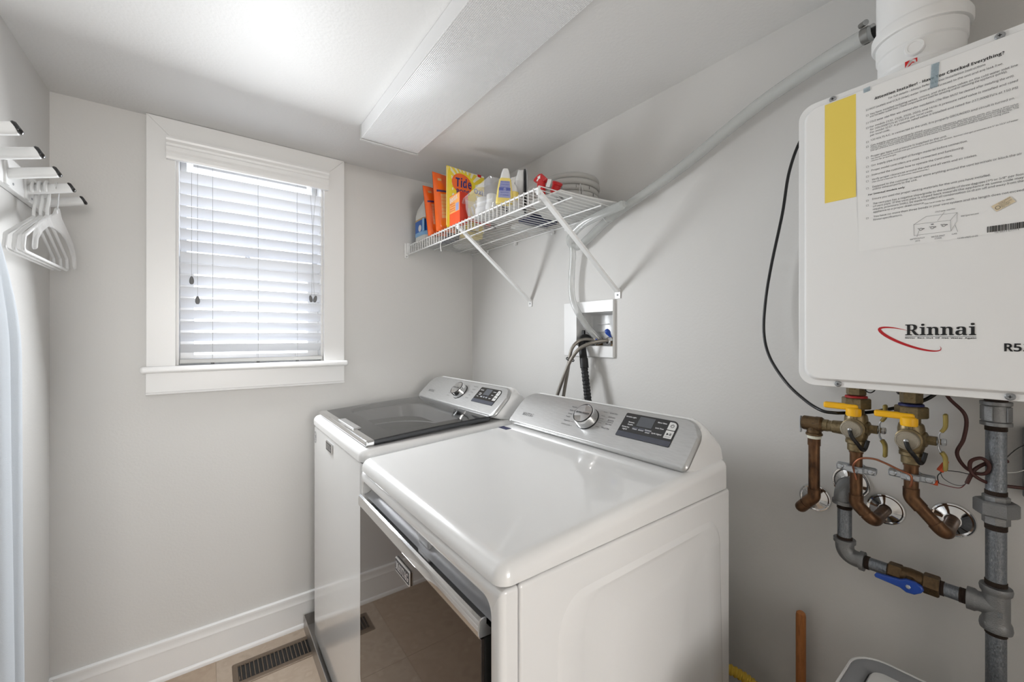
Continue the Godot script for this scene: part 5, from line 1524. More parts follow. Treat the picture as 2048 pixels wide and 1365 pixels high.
func make_shelf() -> void:
	var xf := 0.843
	var xw := 1.236
	var zf := -2.043
	var zn := -0.984
	var dy := 1.785
	var t := thing("wire_shelf", "white wire shelf with two diagonal braces holding the laundry supplies", "shelf", Vector3(1.04, dy, -1.51))
	var rail := func(a: Vector3, b: Vector3, r: float, n: String) -> void: part(t, n, B.new().tube([a, b], r, 12), M.wire)
	rail.call(Vector3(xf, dy - 0.0035, zf), Vector3(xf, dy - 0.0035, zn), 0.0034, "front_rail")
	rail.call(Vector3(xf + 0.001, dy - 0.047, zf), Vector3(xf + 0.001, dy - 0.047, zn), 0.0034, "front_rail")
	for x in [0.99, 1.135, 1.231]:
		rail.call(Vector3(x, dy - 0.004, zf), Vector3(x, dy - 0.004, zn - 0.002), 0.0029, "support_rod")
	# bent cross wires: from the wall over the deck and down the front lip
	var wb := B.new().tube(fillet([Vector3(xw - 1.04, 0.0, 0), Vector3(xf - 1.04 - 0.0038, 0.0, 0), Vector3(xf - 1.04 - 0.0038, -0.049, 0)], 0.003, 3), 0.0016, 6)
	var wm := wb.mesh(60.0)
	for i in 42:
		var o := MeshInstance3D.new()
		o.name = "cross_wire"
		o.mesh = wm
		o.material_override = M.wire
		o.position = Vector3(0, 0.0013, zf + 0.008 + i * (zn - zf - 0.010) / 41.0 + 1.51)
		t.add_child(o, true)
	# end bracket on the window wall, small wall clips, price hook
	var eb := B.new().box(Vector3(0.834, 1.757, -2.045), Vector3(0.020, 0.078, 0.010), 0.003, 2).box(Vector3(0.842, 1.768, -2.034), Vector3(0.022, 0.055, 0.020), 0.003, 2)
	var ebp := part(t, "end_bracket", eb, M.plastic_white)
	part(ebp, "screw", rod(B.new(), Vector3(0.834, 1.726, -2.040), Vector3(0, 0, 1), [Vector2(0.004, 0), Vector2(0.004, 0.001), Vector2(0.002, 0.002)], 14), M.screw)
	for z in [-1.88, -1.625, -1.35, -1.265]:
		var cb := B.new().box(Vector3(1.233, dy - 0.010, z), Vector3(0.013, 0.022, 0.014), 0.003, 2)
		rod(cb, Vector3(1.228, dy - 0.019, z), Vector3(-1, -0.4, 0), [Vector2(0.0055, 0), Vector2(0.0055, 0.003), Vector2(0.003, 0.005)], 14)
		part(t, "wall_clip", cb, M.plastic_white)
	part(t, "price_hook", B.new().tube(smooth([Vector3(xf + 0.004, dy - 0.046, -1.660), Vector3(xf, dy - 0.052, -1.665), Vector3(xf - 0.002, dy - 0.068, -1.667), Vector3(xf + 0.002, dy - 0.092, -1.667)], 6), 0.0016, 8), M.wire)
	for z in [-1.513, -0.994]:
		var a := Vector3(xf - 0.004, dy - 0.012, z)
		var b := Vector3(1.232, 1.476, z)
		var d := (b - a).normalized()
		var f := Transform3D(Basis(d, Vector3(0, 0, 1).cross(d) * 1.0, Vector3(0, 0, 1)), (a + b) / 2)
		var l := a.distance_to(b)
		var br := B.new()
		# shallow channel section
		br.at(f)
		br.box(Vector3(0, 0.0, 0), Vector3(l, 0.0025, 0.0190), 0.0008)
		br.box(Vector3(0, 0.004, 0.0087), Vector3(l, 0.0085, 0.0018), 0.0005)
		br.box(Vector3(0, 0.004, -0.0087), Vector3(l, 0.0085, 0.0018), 0.0005)
		br.at(Transform3D.IDENTITY)
		br.box(Vector3(xf + 0.002, dy - 0.014, z), Vector3(0.008, 0.020, 0.012), 0.003, 2)
		var p := part(t, "brace", br, M.wire)
		part(p, "brace_foot", B.new().at(plane_frame(Vector3(1.2385, 1.4705, z), Vector3(0, 0, 1), Vector3.UP)).extr(rr4(0.0125, 0.0190, 0.006, 0.006, 0.003, 0.003, 4), 0.0035, 0.0006), M.wire)
		part(p, "screw", rod(B.new(), Vector3(1.2348, 1.4655, z), Vector3(-1, 0, 0), [Vector2(0.0042, 0), Vector2(0.0042, 0.001), Vector2(0.0022, 0.0022)], 16), M.screw)

# soft filled packet standing in the xy plane, facing +z; returns the surface point for u, v in -1..1
func pouch_point(u: float, v: float, w: float, h: float, th: float, top: float) -> Vector3:
	var fill := pow(maxf(0.0, 1.0 - u * u), 0.5) * pow(maxf(0.0, 1.0 - pow(maxf(0.0, (v + 0.15) / 1.15), 2.0)), 0.8) * (1.0 if v > -0.9 else 1.0 - pow((-0.9 - v) / 0.1, 2.0) * 0.6)
	var pinch := 1.0 - 0.05 * fill
	return Vector3(u * w / 2 * pinch, (v + 1.0) / 2 * h + top * u * maxf(0.0, v), th / 2 * fill + 0.0012 + 0.0016 * sin(u * 9.0 + v * 5.0) * fill)

func pouch(b: B, w: float, h: float, th: float, top: float) -> void:
	var n := 18
	for s in [1.0, -1.0]:
		var rows := []
		for i in n + 1:
			var row := []
			for j in n + 1:
				var q := pouch_point(lerpf(-1, 1, float(j) / n) * s, lerpf(1, -1, float(i) / n), w, h, th, top * s)
				row.append(Vector3(q.x * s, q.y, q.z * s))
			if s < 0:
				row.reverse()
				var mir := []
				for q in row:
					mir.append(Vector3(-q.x, q.y, q.z))
				row = mir
				row.reverse()
				for k in row.size():
					row[k].x = -row[k].x
			rows.append(row)
		b.sheet(rows)

func make_supplies() -> void:
	var dy := 1.789
	# bleach jug
	var jo := Vector3(0.905, dy, -1.915)
	var j := thing("bleach_jug", "milky white jug with blue label and navy cap at the shelf's wall end", "jug", jo)
	var rings := []
	for q in [[0.0, 0.052, 0.072], [0.004, 0.056, 0.077], [0.075, 0.057, 0.078], [0.130, 0.056, 0.077], [0.160, 0.050, 0.066], [0.190, 0.036, 0.046], [0.215, 0.022, 0.024], [0.235, 0.019, 0.019]]:
		var g := []
		for p in rr(q[1], q[2], minf(q[1], q[2]) * 0.75, 6):
			g.append(jo + Vector3(p.x, q[0], p.y))
		rings.append(g)
	part(j, "bottle", B.new().loft(rings), M.plastic_milky, 50.0)
	part(j, "cap", rod(B.new(), jo + Vector3(0, 0.228, 0), Vector3.UP, [Vector2(0.021, 0), Vector2(0.0215, 0.002), Vector2(0.0205, 0.022), Vector2(0.018, 0.024)], 28), M.blue_cap)
	part(j, "grip", B.new().tube(smooth([jo + Vector3(0, 0.222, -0.015), jo + Vector3(0, 0.225, -0.042), jo + Vector3(0, 0.180, -0.066), jo + Vector3(0, 0.115, -0.070)], 6), 0.010, 12), M.plastic_milky)
	var wrap := func(y0: float, y1: float, k: float) -> B:
		var b := B.new()
		var rs := []
		for y in [y0, y1]:
			var g := []
			for p in rr(0.0575 + k, 0.0785 + k, 0.043, 6):
				g.append(jo + Vector3(p.x, y, p.y))
			rs.append(g)
		return b.loft(rs, false, false, false)
	var lb := part(j, "label", wrap.call(0.040, 0.098, 0.0003), M.blue_label, 50.0)
	part(lb, "label_band", wrap.call(0.098, 0.106, 0.0004), M.gold, 50.0)
	part(lb, "label_foot", wrap.call(0.020, 0.040, 0.0004), M.blue_pale, 50.0)
	part(lb, "label_roundel", rod(B.new(), jo + Vector3(-0.0575, 0.058, 0.012), Vector3(-1, 0, 0), [Vector2(0.017, 0), Vector2(0.017, 0.0010), Vector2(0.016, 0.0012)], 28), M.plastic_white)
	part(lb, "label_panel", B.new().box(jo + Vector3(-0.0582, 0.069, 0.052), Vector3(0.0012, 0.062, 0.024), 0.0003), M.blue_pale)

	# two orange dryer-sheet style refill bags and the big yellow bag stand facing the machines
	var ob := [[Vector3(0.880, dy, -1.775), 0.098, 0.226, -0.12, "shorter orange refill bag beside the milky jug"], [Vector3(0.880, dy, -1.690), 0.100, 0.262, -0.07, "taller orange refill bag beside the big yellow bag"]]
	for q in ob:
		var o: Vector3 = q[0]
		var g := thing("refill_bag", q[4], "bag", o, "")
		var f := Transform3D(Basis(Vector3.BACK, -float(q[3])), o)
		var pb := B.new().at(f)
		pouch(pb, q[1], q[2], 0.050, -0.006)
		part(g, "bag", pb, M.orange, 60.0)
		var w: float = q[1]
		var h: float = q[2]
		var on_bag := func(x: float, y: float, lift: float) -> Vector3:
			var s := pouch_point(clampf(x / (w * 0.475), -1, 1), clampf(y / h * 2.0 - 1.0, -1, 1), w, h, 0.050, -0.006)
			return Vector3(s.x, s.y, s.z + lift)
		var patch := func(xa: float, xb: float, ya: float, yb: float, lift: float, nx := 6, ny := 6) -> B:
			var rows := []
			for i in ny + 1:
				var row := []
				for k in nx + 1:
					row.append(on_bag.call(lerpf(xa, xb, float(k) / nx), lerpf(yb, ya, float(i) / ny), lift))
				rows.append(row)
			return B.new().at(f).sheet(rows)
		part(g, "print_band", patch.call(-w * 0.40, w * 0.42, h * 0.665, h * 0.70, 0.0012, 8, 2), M.purple)
		# the column of pale stacked tablets printed on the front
		for k in 7:
			part(g, "print_tablet", patch.call(-w * 0.26, w * 0.20, h * (0.22 + 0.060 * k), h * (0.22 + 0.060 * k + 0.054), 0.0014, 8, 2), M.stack_peach)
		part(g, "print_badge", patch.call(-w * 0.30, -w * 0.14, h * 0.86, h * 0.90, 0.0012, 3, 2), M.gold)
		part(g, "print_swirl", patch.call(-w * 0.05, w * 0.25, h * 0.05, h * 0.13, 0.0012, 4, 3), M.plastic_white)
		part(g, "seal_strip", B.new().at(f).box(Vector3(0, h - 0.004, 0), Vector3(w * 0.97, 0.010, 0.0032), 0.001), M.plastic_white)
	var to := Vector3(0.936, dy, -1.605)
	var tw := 0.195
	var th := 0.266
	var tb := thing("detergent_bag", "large yellow detergent bag with blue lettering on an orange ball", "bag", to)
	var im := Image.create(256, 256, false, Image.FORMAT_RGB8)
	for y in 256:
		for x in 256:
			var d := Vector2(x - 105, y - 90)
			var ray := sin(d.angle() * 22.0)
			var c := Color(0.93, 0.82, 0.20) if ray > -0.1 else Color(0.93, 0.91, 0.80)
			if d.length() < 78.0:
				c = Color(0.95, 0.85, 0.12)
			if x < 22:
				c = Color(0.93, 0.83, 0.15)
			im.set_pixel(x, y, c)
	var tm := coat(mat(Color.WHITE, 0.3), 0.5, 0.12)
	tm.albedo_texture = ImageTexture.create_from_image(im)
	var tf := Transform3D(Basis.IDENTITY, to)
	var pb2 := B.new().at(tf)
	pouch(pb2, tw, th, 0.060, -0.004)
	part(tb, "bag", pb2, tm, 60.0)
	var on_t := func(q: Vector3) -> Vector3:
		var s := pouch_point(clampf(q.x / (tw * 0.475), -1, 1), clampf(q.y / th * 2.0 - 1.0, -1, 1), tw, th, 0.060, -0.004)
		return Vector3(s.x, s.y, s.z + 0.0012 + q.z)
	var ball := B.new().at(tf)
	var bt := PackedVector3Array()
	for k in 32:
		for e in 3:
			var r0 := 0.047 * e / 3.0
			var r1 := 0.047 * (e + 1) / 3.0
			var a := TAU * k / 32.0
			var c := TAU * (k + 1) / 32.0
			var pp := func(r: float, w: float) -> Vector3: return on_t.call(Vector3(-0.030 + cos(w) * r, 0.196 + sin(w) * r, 0))
			bt.append_array([pp.call(r0, a), pp.call(r1, a), pp.call(r1, c), pp.call(r0, a), pp.call(r1, c), pp.call(r0, c)])
	ball.put(bt, false)
	part(tb, "print_ball", ball, M.orange, 60.0)
	var tl := B.new()
	letters(tl, "Tide", "sans-bold", tf, 0.058, 0.076, 0.0, func(q: Vector3) -> Vector3: return on_t.call(Vector3(q.x - 0.026 + q.y * 0.12, q.y + 0.178, 0.0008)))
	letters(tl, "PODS", "sans-bold", tf, 0.028, 0.060, 0.0, func(q: Vector3) -> Vector3: return on_t.call(Vector3(q.x - 0.030, q.y + 0.148, 0.0008)))
	letters(tl, "Oxi", "sans-bold", tf, 0.034, 0.050, 0.0, func(q: Vector3) -> Vector3: return on_t.call(Vector3(q.x + 0.052, q.y + 0.166, 0.0008)))
	part(tb, "print_lettering", tl, M.blue_print, 0.0)
	part(tb, "zip_strip", B.new().at(tf).box(Vector3(0, th - 0.005, 0), Vector3(tw * 0.98, 0.007, 0.005), 0.001), M.plastic_white)
	part(tb, "zip_slider", B.new().at(tf).box(Vector3(0.070, th - 0.006, 0), Vector3(0.020, 0.014, 0.010), 0.002), M.red_plastic)
	part(tb, "side_gusset", B.new().at(tf).box(Vector3(-tw / 2 + 0.006, th / 2 + 0.004, 0.001), Vector3(0.014, th - 0.008, 0.006), 0.002), M.yellow_bottle)

	# orange powder box
	var bo := Vector3(0.866, dy, -1.5455)
	var pbx := thing("powder_box", "small orange cardboard box with white lettering in front of the yellow bag", "box", bo)
	part(pbx, "carton", B.new().box(bo + Vector3(0, 0.064, 0), Vector3(0.040, 0.128, 0.090), 0.001), M.orange_box)
	part(pbx, "front_print", B.new().box(bo + Vector3(-0.0202, 0.088, 0), Vector3(0.0006, 0.074, 0.086)), M.orange_light)
	part(pbx, "carton_side", B.new().box(bo + Vector3(0, 0.064, 0.0452), Vector3(0.0385, 0.126, 0.0006)), M.orange_red)
	var bf := plane_frame(bo + Vector3(-0.0208, 0, 0), Vector3(0, 0, 1), Vector3.UP)
	var bl := B.new()
	letters(bl, "borax", "sans-bold", bf * Transform3D(Basis(Vector3.BACK, 0.12), Vector3(-0.006, 0.100, 0)), 0.034, 0.066, 0.0)
	part(pbx, "print_lettering", bl, M.plastic_white, 0.0)
	part(pbx, "price_label", B.new().box(bo + Vector3(-0.0209, 0.070, 0.024), Vector3(0.0005, 0.032, 0.026)), M.label_blue)
	var bs := B.new()
	for k in 4:
		letters(bs, ["Detergent booster", "and multi-purpose", "household cleaner", "NET WT 4 LB"][k], "sans", bf * Transform3D(Basis.IDENTITY, Vector3(-0.040, 0.088 - k * 0.010, 0)), 0.0075, 0.044)
	part(pbx, "small_print", bs, M.orange_red, 0.0)

	# clear bag holding two white bottles
	var cb := thing("clear_bag", "open clear plastic bag around two white capped bottles", "bag", Vector3(0.945, dy, -1.36))
	var rs := []
	for q in [[0.002, 0.0], [0.010, 0.012], [0.05, 0.020], [0.09, 0.016], [0.112, 0.026]]:
		var g := []
		for p in rr(0.085 + q[1], 0.115 + q[1], 0.045, 8):
			var y: float = q[0]
			if y > 0.1:
				y += 0.022 * sin(p.y * 22.0 + 0.9) + (0.028 if p.x > 0.03 else 0.0) - 0.02 * exp(-pow((p.y + 0.125) / 0.03, 2.0))
			var wob := 0.004 * sin(p.x * 70.0 + q[0] * 60.0) * signf(q[0] - 0.005)
			g.append(Vector3(0.950 + p.x + wob, dy + y, -1.355 + p.y + wob))
		rs.append(g)
	part(cb, "bag", B.new().loft(rs, true, false, false), M.bag_clear, 70.0)
	for q in [[Vector3(0.915, dy + 0.004, -1.425), 0.034, 0.072, 0.024, "white bottle with frosted cap, the larger one inside the clear bag"], [Vector3(0.905, dy + 0.004, -1.350), 0.024, 0.066, 0.018, "white bottle with frosted cap, the smaller one inside the clear bag"]]:
		var o: Vector3 = q[0]
		var w := thing("capped_bottle", q[4], "bottle", o, "")
		part(w, "bottle", rod(B.new(), o, Vector3.UP, [Vector2(q[1] - 0.003, 0), Vector2(q[1], 0.004), Vector2(q[1], q[2] * 0.55), Vector2(q[1] * 0.8, q[2] * 0.68)], 28), M.plastic_white)
		part(w, "cap", rod(B.new(), o + Vector3(0, q[2] * 0.60, 0), Vector3.UP, [Vector2(q[1] * 0.84, 0), Vector2(q[1] * 0.80, q[2] * 0.58), Vector2(q[1] * 0.70, q[2] * 0.62)], 28), M.plastic_milky)

	# yellow stain-remover bottle, flat with a white cap, and its white neighbour
	var yo := Vector3(0.862, dy, -1.205)
	var yb := thing("stain_remover", "slim yellow bottle with lilac label and white cap", "bottle", yo)
	var yr := []
	var turn := Basis(Vector3.BACK, -0.06) * Basis(Vector3.UP, -0.60)
	for q in [[0.0, 0.029, 0.014], [0.004, 0.031, 0.016], [0.05, 0.027, 0.015], [0.088, 0.0215, 0.013], [0.094, 0.017, 0.012]]:
		var g := []
		for p in rr(q[1], q[2], q[2] * 0.7, 5):
			g.append(yo + turn * Vector3(p.x, q[0], p.y))
		yr.append(g)
	part(yb, "bottle", B.new().loft(yr), M.yellow_bottle, 45.0)
	var cr := []
	for q in [[0.092, 0.0185, 0.0125], [0.108, 0.0160, 0.0120], [0.124, 0.0115, 0.0110], [0.128, 0.0095, 0.0095]]:
		var g := []
		for p in rr(q[1], q[2], q[2] * 0.8, 5):
			g.append(yo + turn * Vector3(p.x, q[0], p.y))
		cr.append(g)
	part(yb, "cap", B.new().loft(cr), M.plastic_white, 45.0)
	for s in [1.0]:
		var lr := []
		for q in [[0.018, 0.0255, 0.0163], [0.05, 0.0235, 0.0156], [0.080, 0.0195, 0.0142]]:
			lr.append([yo + turn * Vector3(-q[1] * 0.86, q[0], q[2] * s), yo + turn * Vector3(0, q[0], q[2] * s + 0.0006), yo + turn * Vector3(q[1] * 0.86, q[0], q[2] * s)])
		var l := part(yb, "label", B.new().sheet(lr), M.label_blue, 60.0)
		part(l, "label_band", B.new().sheet([[yo + turn * Vector3(-0.0205, 0.055, 0.0159), yo + turn * Vector3(0.0205, 0.055, 0.0159)], [yo + turn * Vector3(-0.0212, 0.044, 0.0162), yo + turn * Vector3(0.0212, 0.044, 0.0162)]]), M.label_indigo)
		var tx := B.new()
		for k in 6:
			letters(tx, ["Stain remover", "Pretreat and wash", "Directions: apply", "rub in, wash as usual", "Keep out of reach", "of children"][k], "sans", Transform3D(turn, yo + turn * Vector3(0, 0.073 - k * 0.0095, 0.0172)), 0.0068, 0.030, 0.0)
		part(l, "label_print", tx, M.label_indigo, 0.0)
	var wo := Vector3(0.915, dy, -1.222)
	var sb := thing("spray_bottle", "white spray bottle standing behind the slim yellow bottle", "bottle", wo)
	part(sb, "bottle", rod(B.new(), wo, Vector3.UP, [Vector2(0.020, 0), Vector2(0.022, 0.003), Vector2(0.022, 0.062), Vector2(0.016, 0.080), Vector2(0.011, 0.088)], 28), M.plastic_white)
	part(sb, "sprayer", B.new().at(Transform3D(Basis(Vector3.UP, 0.9), wo + Vector3(0, 0.100, 0))).box(Vector3(0.004, 0, 0), Vector3(0.040, 0.024, 0.020), 0.008, 3).box(Vector3(-0.012, -0.016, 0), Vector3(0.006, 0.022, 0.010), 0.002), M.plastic_white)
	part(sb, "label", rod(B.new(), wo + Vector3(0, 0.020, 0), Vector3.UP, [Vector2(0.0222, 0), Vector2(0.0222, 0.036)], 28), M.yellow_bottle)

	# iron standing on its heel, sole towards the wall
	var io := Vector3(0.962, dy, -1.262)
	var ir := thing("clothes_iron", "white clothes iron standing on its heel beside the bottles", "iron", io)
	var it := Basis(Vector3.UP, -0.62)
	var body := []
	for k in 9:
		var y := 0.165 * k / 8.0
		var w := 0.042 * sqrt(maxf(0.02, 1.0 - pow(k / 8.0, 2.2)))
		var d := 0.030 * (1.0 - 0.75 * k / 8.0) + 0.004
		var g := []
		for p in rr(d, w, minf(d, w) * 0.8, 5):
			g.append(io + it * Vector3(0.030 - d + p.x, y, p.y))
		body.append(g)
	part(ir, "body", B.new().loft(body), M.plastic_white, 45.0)
	var sole := PackedVector2Array()
	for k in 13:
		var y := 0.172 * k / 12.0
		sole.append(Vector2(0.047 * sqrt(maxf(0.0, 1.0 - pow(k / 12.0, 2.2))), y))
	for k in 12:
		var y := 0.172 * (11 - k) / 12.0
		sole.append(Vector2(-0.047 * sqrt(maxf(0.0, 1.0 - pow((11 - k) / 12.0, 2.2))), y))
	part(ir, "heat_skirt", B.new().at(Transform3D(it * Basis(Vector3(0, 0, -1), Vector3.UP, Vector3.RIGHT), io + it * Vector3(0.0295, 0, 0))).extr(sole, 0.007, 0.001), M.black, 30.0)
	part(ir, "soleplate", B.new().at(Transform3D(it * Basis(Vector3(0, 0, -1), Vector3.UP, Vector3.RIGHT), io + it * Vector3(0.0365, 0, 0))).extr(sole, 0.006, 0.001), M.satin, 30.0)
	part(ir, "grip", B.new().tube(smooth([io + it * Vector3(-0.008, 0.020, 0), io + it * Vector3(-0.045, 0.030, 0), io + it * Vector3(-0.050, 0.070, 0), io + it * Vector3(-0.036, 0.112, 0), io + it * Vector3(0.004, 0.132, 0)], 7), 0.012, 14), M.plastic_white)
	part(ir, "water_window", B.new().at(Transform3D(it, io + it * Vector3(-0.022, 0.060, 0.012))).box(Vector3.ZERO, Vector3(0.020, 0.045, 0.020), 0.008, 3), M.orange_red)
	part(ir, "dial", rod(B.new(), io + it * Vector3(-0.036, 0.020, 0.018), it * Vector3(-0.4, 0.1, 1), [Vector2(0.020, 0), Vector2(0.021, 0.004), Vector2(0.019, 0.010), Vector2(0.006, 0.011), Vector2(0.005, 0.009), Vector2(0.0005, 0.009)], 28), M.rubber)

	# red spray head
	var ro := Vector3(0.932, dy, -1.062)
	var rd := thing("red_sprayer", "glossy red plastic spray head with white arrow sticker", "spray head", ro)
	var rt := Basis(Vector3.UP, 0.45)
	var rf := plane_frame(ro + rt * Vector3(-0.016, 0, 0), rt * Vector3(0, 0, 1), Vector3.UP)
	part(rd, "body", B.new().at(rf).extr(PackedVector2Array([Vector2(-0.011, 0), Vector2(0.011, 0), Vector2(0.011, 0.040), Vector2(0.021, 0.044), Vector2(0.023, 0.050), Vector2(0.006, 0.068), Vector2(-0.005, 0.068), Vector2(-0.023, 0.055), Vector2(-0.024, 0.047), Vector2(-0.011, 0.046)]), 0.026, 0.003), M.red_plastic, 25.0)
	var back := ro + Vector3(0.036, -0.004, 0.020)
	part(rd, "nozzle", B.new().at(Transform3D(Basis(Vector3.RIGHT, 0.5) * Basis(Vector3.UP, 0.5), back + Vector3(0, 0.042, 0))).lathe([Vector2(0.014, -0.034), Vector2(0.016, -0.031), Vector2(0.016, 0.006), Vector2(0.0185, 0.008), Vector2(0.0185, 0.015), Vector2(0.014, 0.018)], 24), M.red_plastic)
	part(rd, "arrow_sticker", B.new().at(rf * Transform3D(Basis(Vector3.BACK, -0.6), Vector3(-0.004, 0.053, 0.0262)) * Transform3D(Basis.from_scale(Vector3(0.8, 0.8, 1.0)), Vector3.ZERO)).extr(PackedVector2Array([Vector2(-0.003, -0.014), Vector2(0.003, -0.014), Vector2(0.003, 0.000), Vector2(0.008, 0.000), Vector2(0, 0.013), Vector2(-0.008, 0.000), Vector2(-0.003, 0.000)]), 0.0004), M.plastic_white)
	part(rd, "hang_tag", B.new().at(rf * Transform3D(Basis(Vector3.BACK, -0.3), Vector3(0.028, 0.034, 0.016))).box(Vector3.ZERO, Vector3(0.014, 0.026, 0.0008)), M.paper)

	# coil of grey tubing on a soft white package
	var po := Vector3(1.08, dy, -1.11)
	var poly := PackedVector2Array([Vector2(0.925, -1.135), Vector2(0.935, -0.985), Vector2(1.06, -0.975), Vector2(1.20, -0.955), Vector2(1.232, -0.975), Vector2(1.232, -1.235), Vector2(1.10, -1.262)])
	var pk := thing("soft_package", "flat soft white package lying under the grey coil", "package", po)
	var pf := Transform3D(Basis(Vector3.RIGHT, Vector3(0, 0, 1), Vector3(0, -1, 0)), Vector3(0, dy + 0.008, 0))
	part(pk, "package", B.new().at(pf).extr(poly, 0.008, 0.003), M.soft_pack, 50.0)
	var pp := B.new()
	for k in 2:
		letters(pp, ["THIS SIDE UP", "DO NOT CUT"][k], "sans-bold", Transform3D(Basis(Vector3(0.86, 0, -0.51), Vector3(-0.51, 0, -0.86), Vector3(0, -1, 0)), Vector3(0.96, dy - 0.0004, -1.03 + 0.018 * k)), 0.012)
	part(pk, "package_print", pp, M.ink_grey, 0.0)
	var cpt := []
	for i in 145:
		var w := TAU * i / 40.0
		var turnn := i / 40.0
		var r := 0.091 - 0.003 * sin(turnn * 2.1)
		cpt.append(Vector3(1.096 + cos(w) * r, dy + 0.0195 + 0.0215 * turnn, -1.096 + sin(w) * r))
	var cg := thing("tubing_coil", "coil of flat grey tubing with black tick marks at the shelf's open end", "tubing", Vector3(1.096, dy, -1.096))
	part(cg, "tubing", B.new().tube(cpt, 0.0114, 14), M.grey_hose, 60.0)
	var tk := B.new()
	for i in 40:
		var w := TAU * (i * 0.27)
		var lvl := i % 4
		tk.at(Transform3D(Basis(Vector3.UP, -w) * Basis(Vector3.BACK, 0.0), Vector3(1.096, dy + 0.0195 + 0.0215 * (mini(lvl, 2) + fposmod(i * 0.27, 1.0)), -1.096) + Vector3(cos(w), 0, sin(w)) * 0.1015)).box(Vector3.ZERO, Vector3(0.0016, 0.010, 0.0012))
	part(cg, "tick_marks", tk, M.ink_grey)
	part(cg, "wire_tie", B.new().tube(smooth([Vector3(1.045, dy + 0.010, -1.010), Vector3(1.040, dy + 0.040, -1.000), Vector3(1.046, dy + 0.055, -1.003), Vector3(1.054, dy + 0.030, -0.998)], 6), 0.001, 6), M.cord)

	# things seen from below through the wires
	solo("blue_packet", B.new().box(Vector3(1.125, dy + 0.012, -1.325), Vector3(0.15, 0.024, 0.085), 0.005, 2), M.navy, "navy blue packet lying on the wires behind the iron", "packet")
	solo("white_packet", B.new().box(Vector3(1.155, dy + 0.010, -1.425), Vector3(0.13, 0.020, 0.10), 0.006, 2), M.plastic_white, "small white packet lying on the wires near the wall", "packet")
	var st := thing("broom_handle", "short orange stick with black end lying across the shelf wires", "stick", Vector3(0.94, dy + 0.009, -1.475))
	part(st, "stick", B.new().tube([Vector3(0.868, dy + 0.009, -1.462), Vector3(0.992, dy + 0.009, -1.491)], 0.009, 14), M.orange_red)
	part(st, "black_end", B.new().tube([Vector3(0.990, dy + 0.011, -1.4905), Vector3(1.026, dy + 0.011, -1.499)], 0.011, 14), M.rubber)
	solo("blue_box", B.new().box(Vector3(0.985, dy + 0.055, -1.865), Vector3(0.05, 0.11, 0.14), 0.003), M.navy, "dark blue box standing behind the orange bags", "box")
	solo("white_tub", rod(B.new(), Vector3(1.125, dy, -1.925), Vector3.UP, [Vector2(0.062, 0), Vector2(0.070, 0.008), Vector2(0.074, 0.10), Vector2(0.076, 0.104), Vector2(0.060, 0.112)], 36), M.plastic_milky, "round white tub in the shelf's corner against both walls", "tub")
	solo("yellow_box", B.new().box(Vector3(1.035, dy + 0.03, -1.72), Vector3(0.10, 0.06, 0.05), 0.002), M.yellow_bottle, "pale yellow box lying behind the big yellow bag", "box")

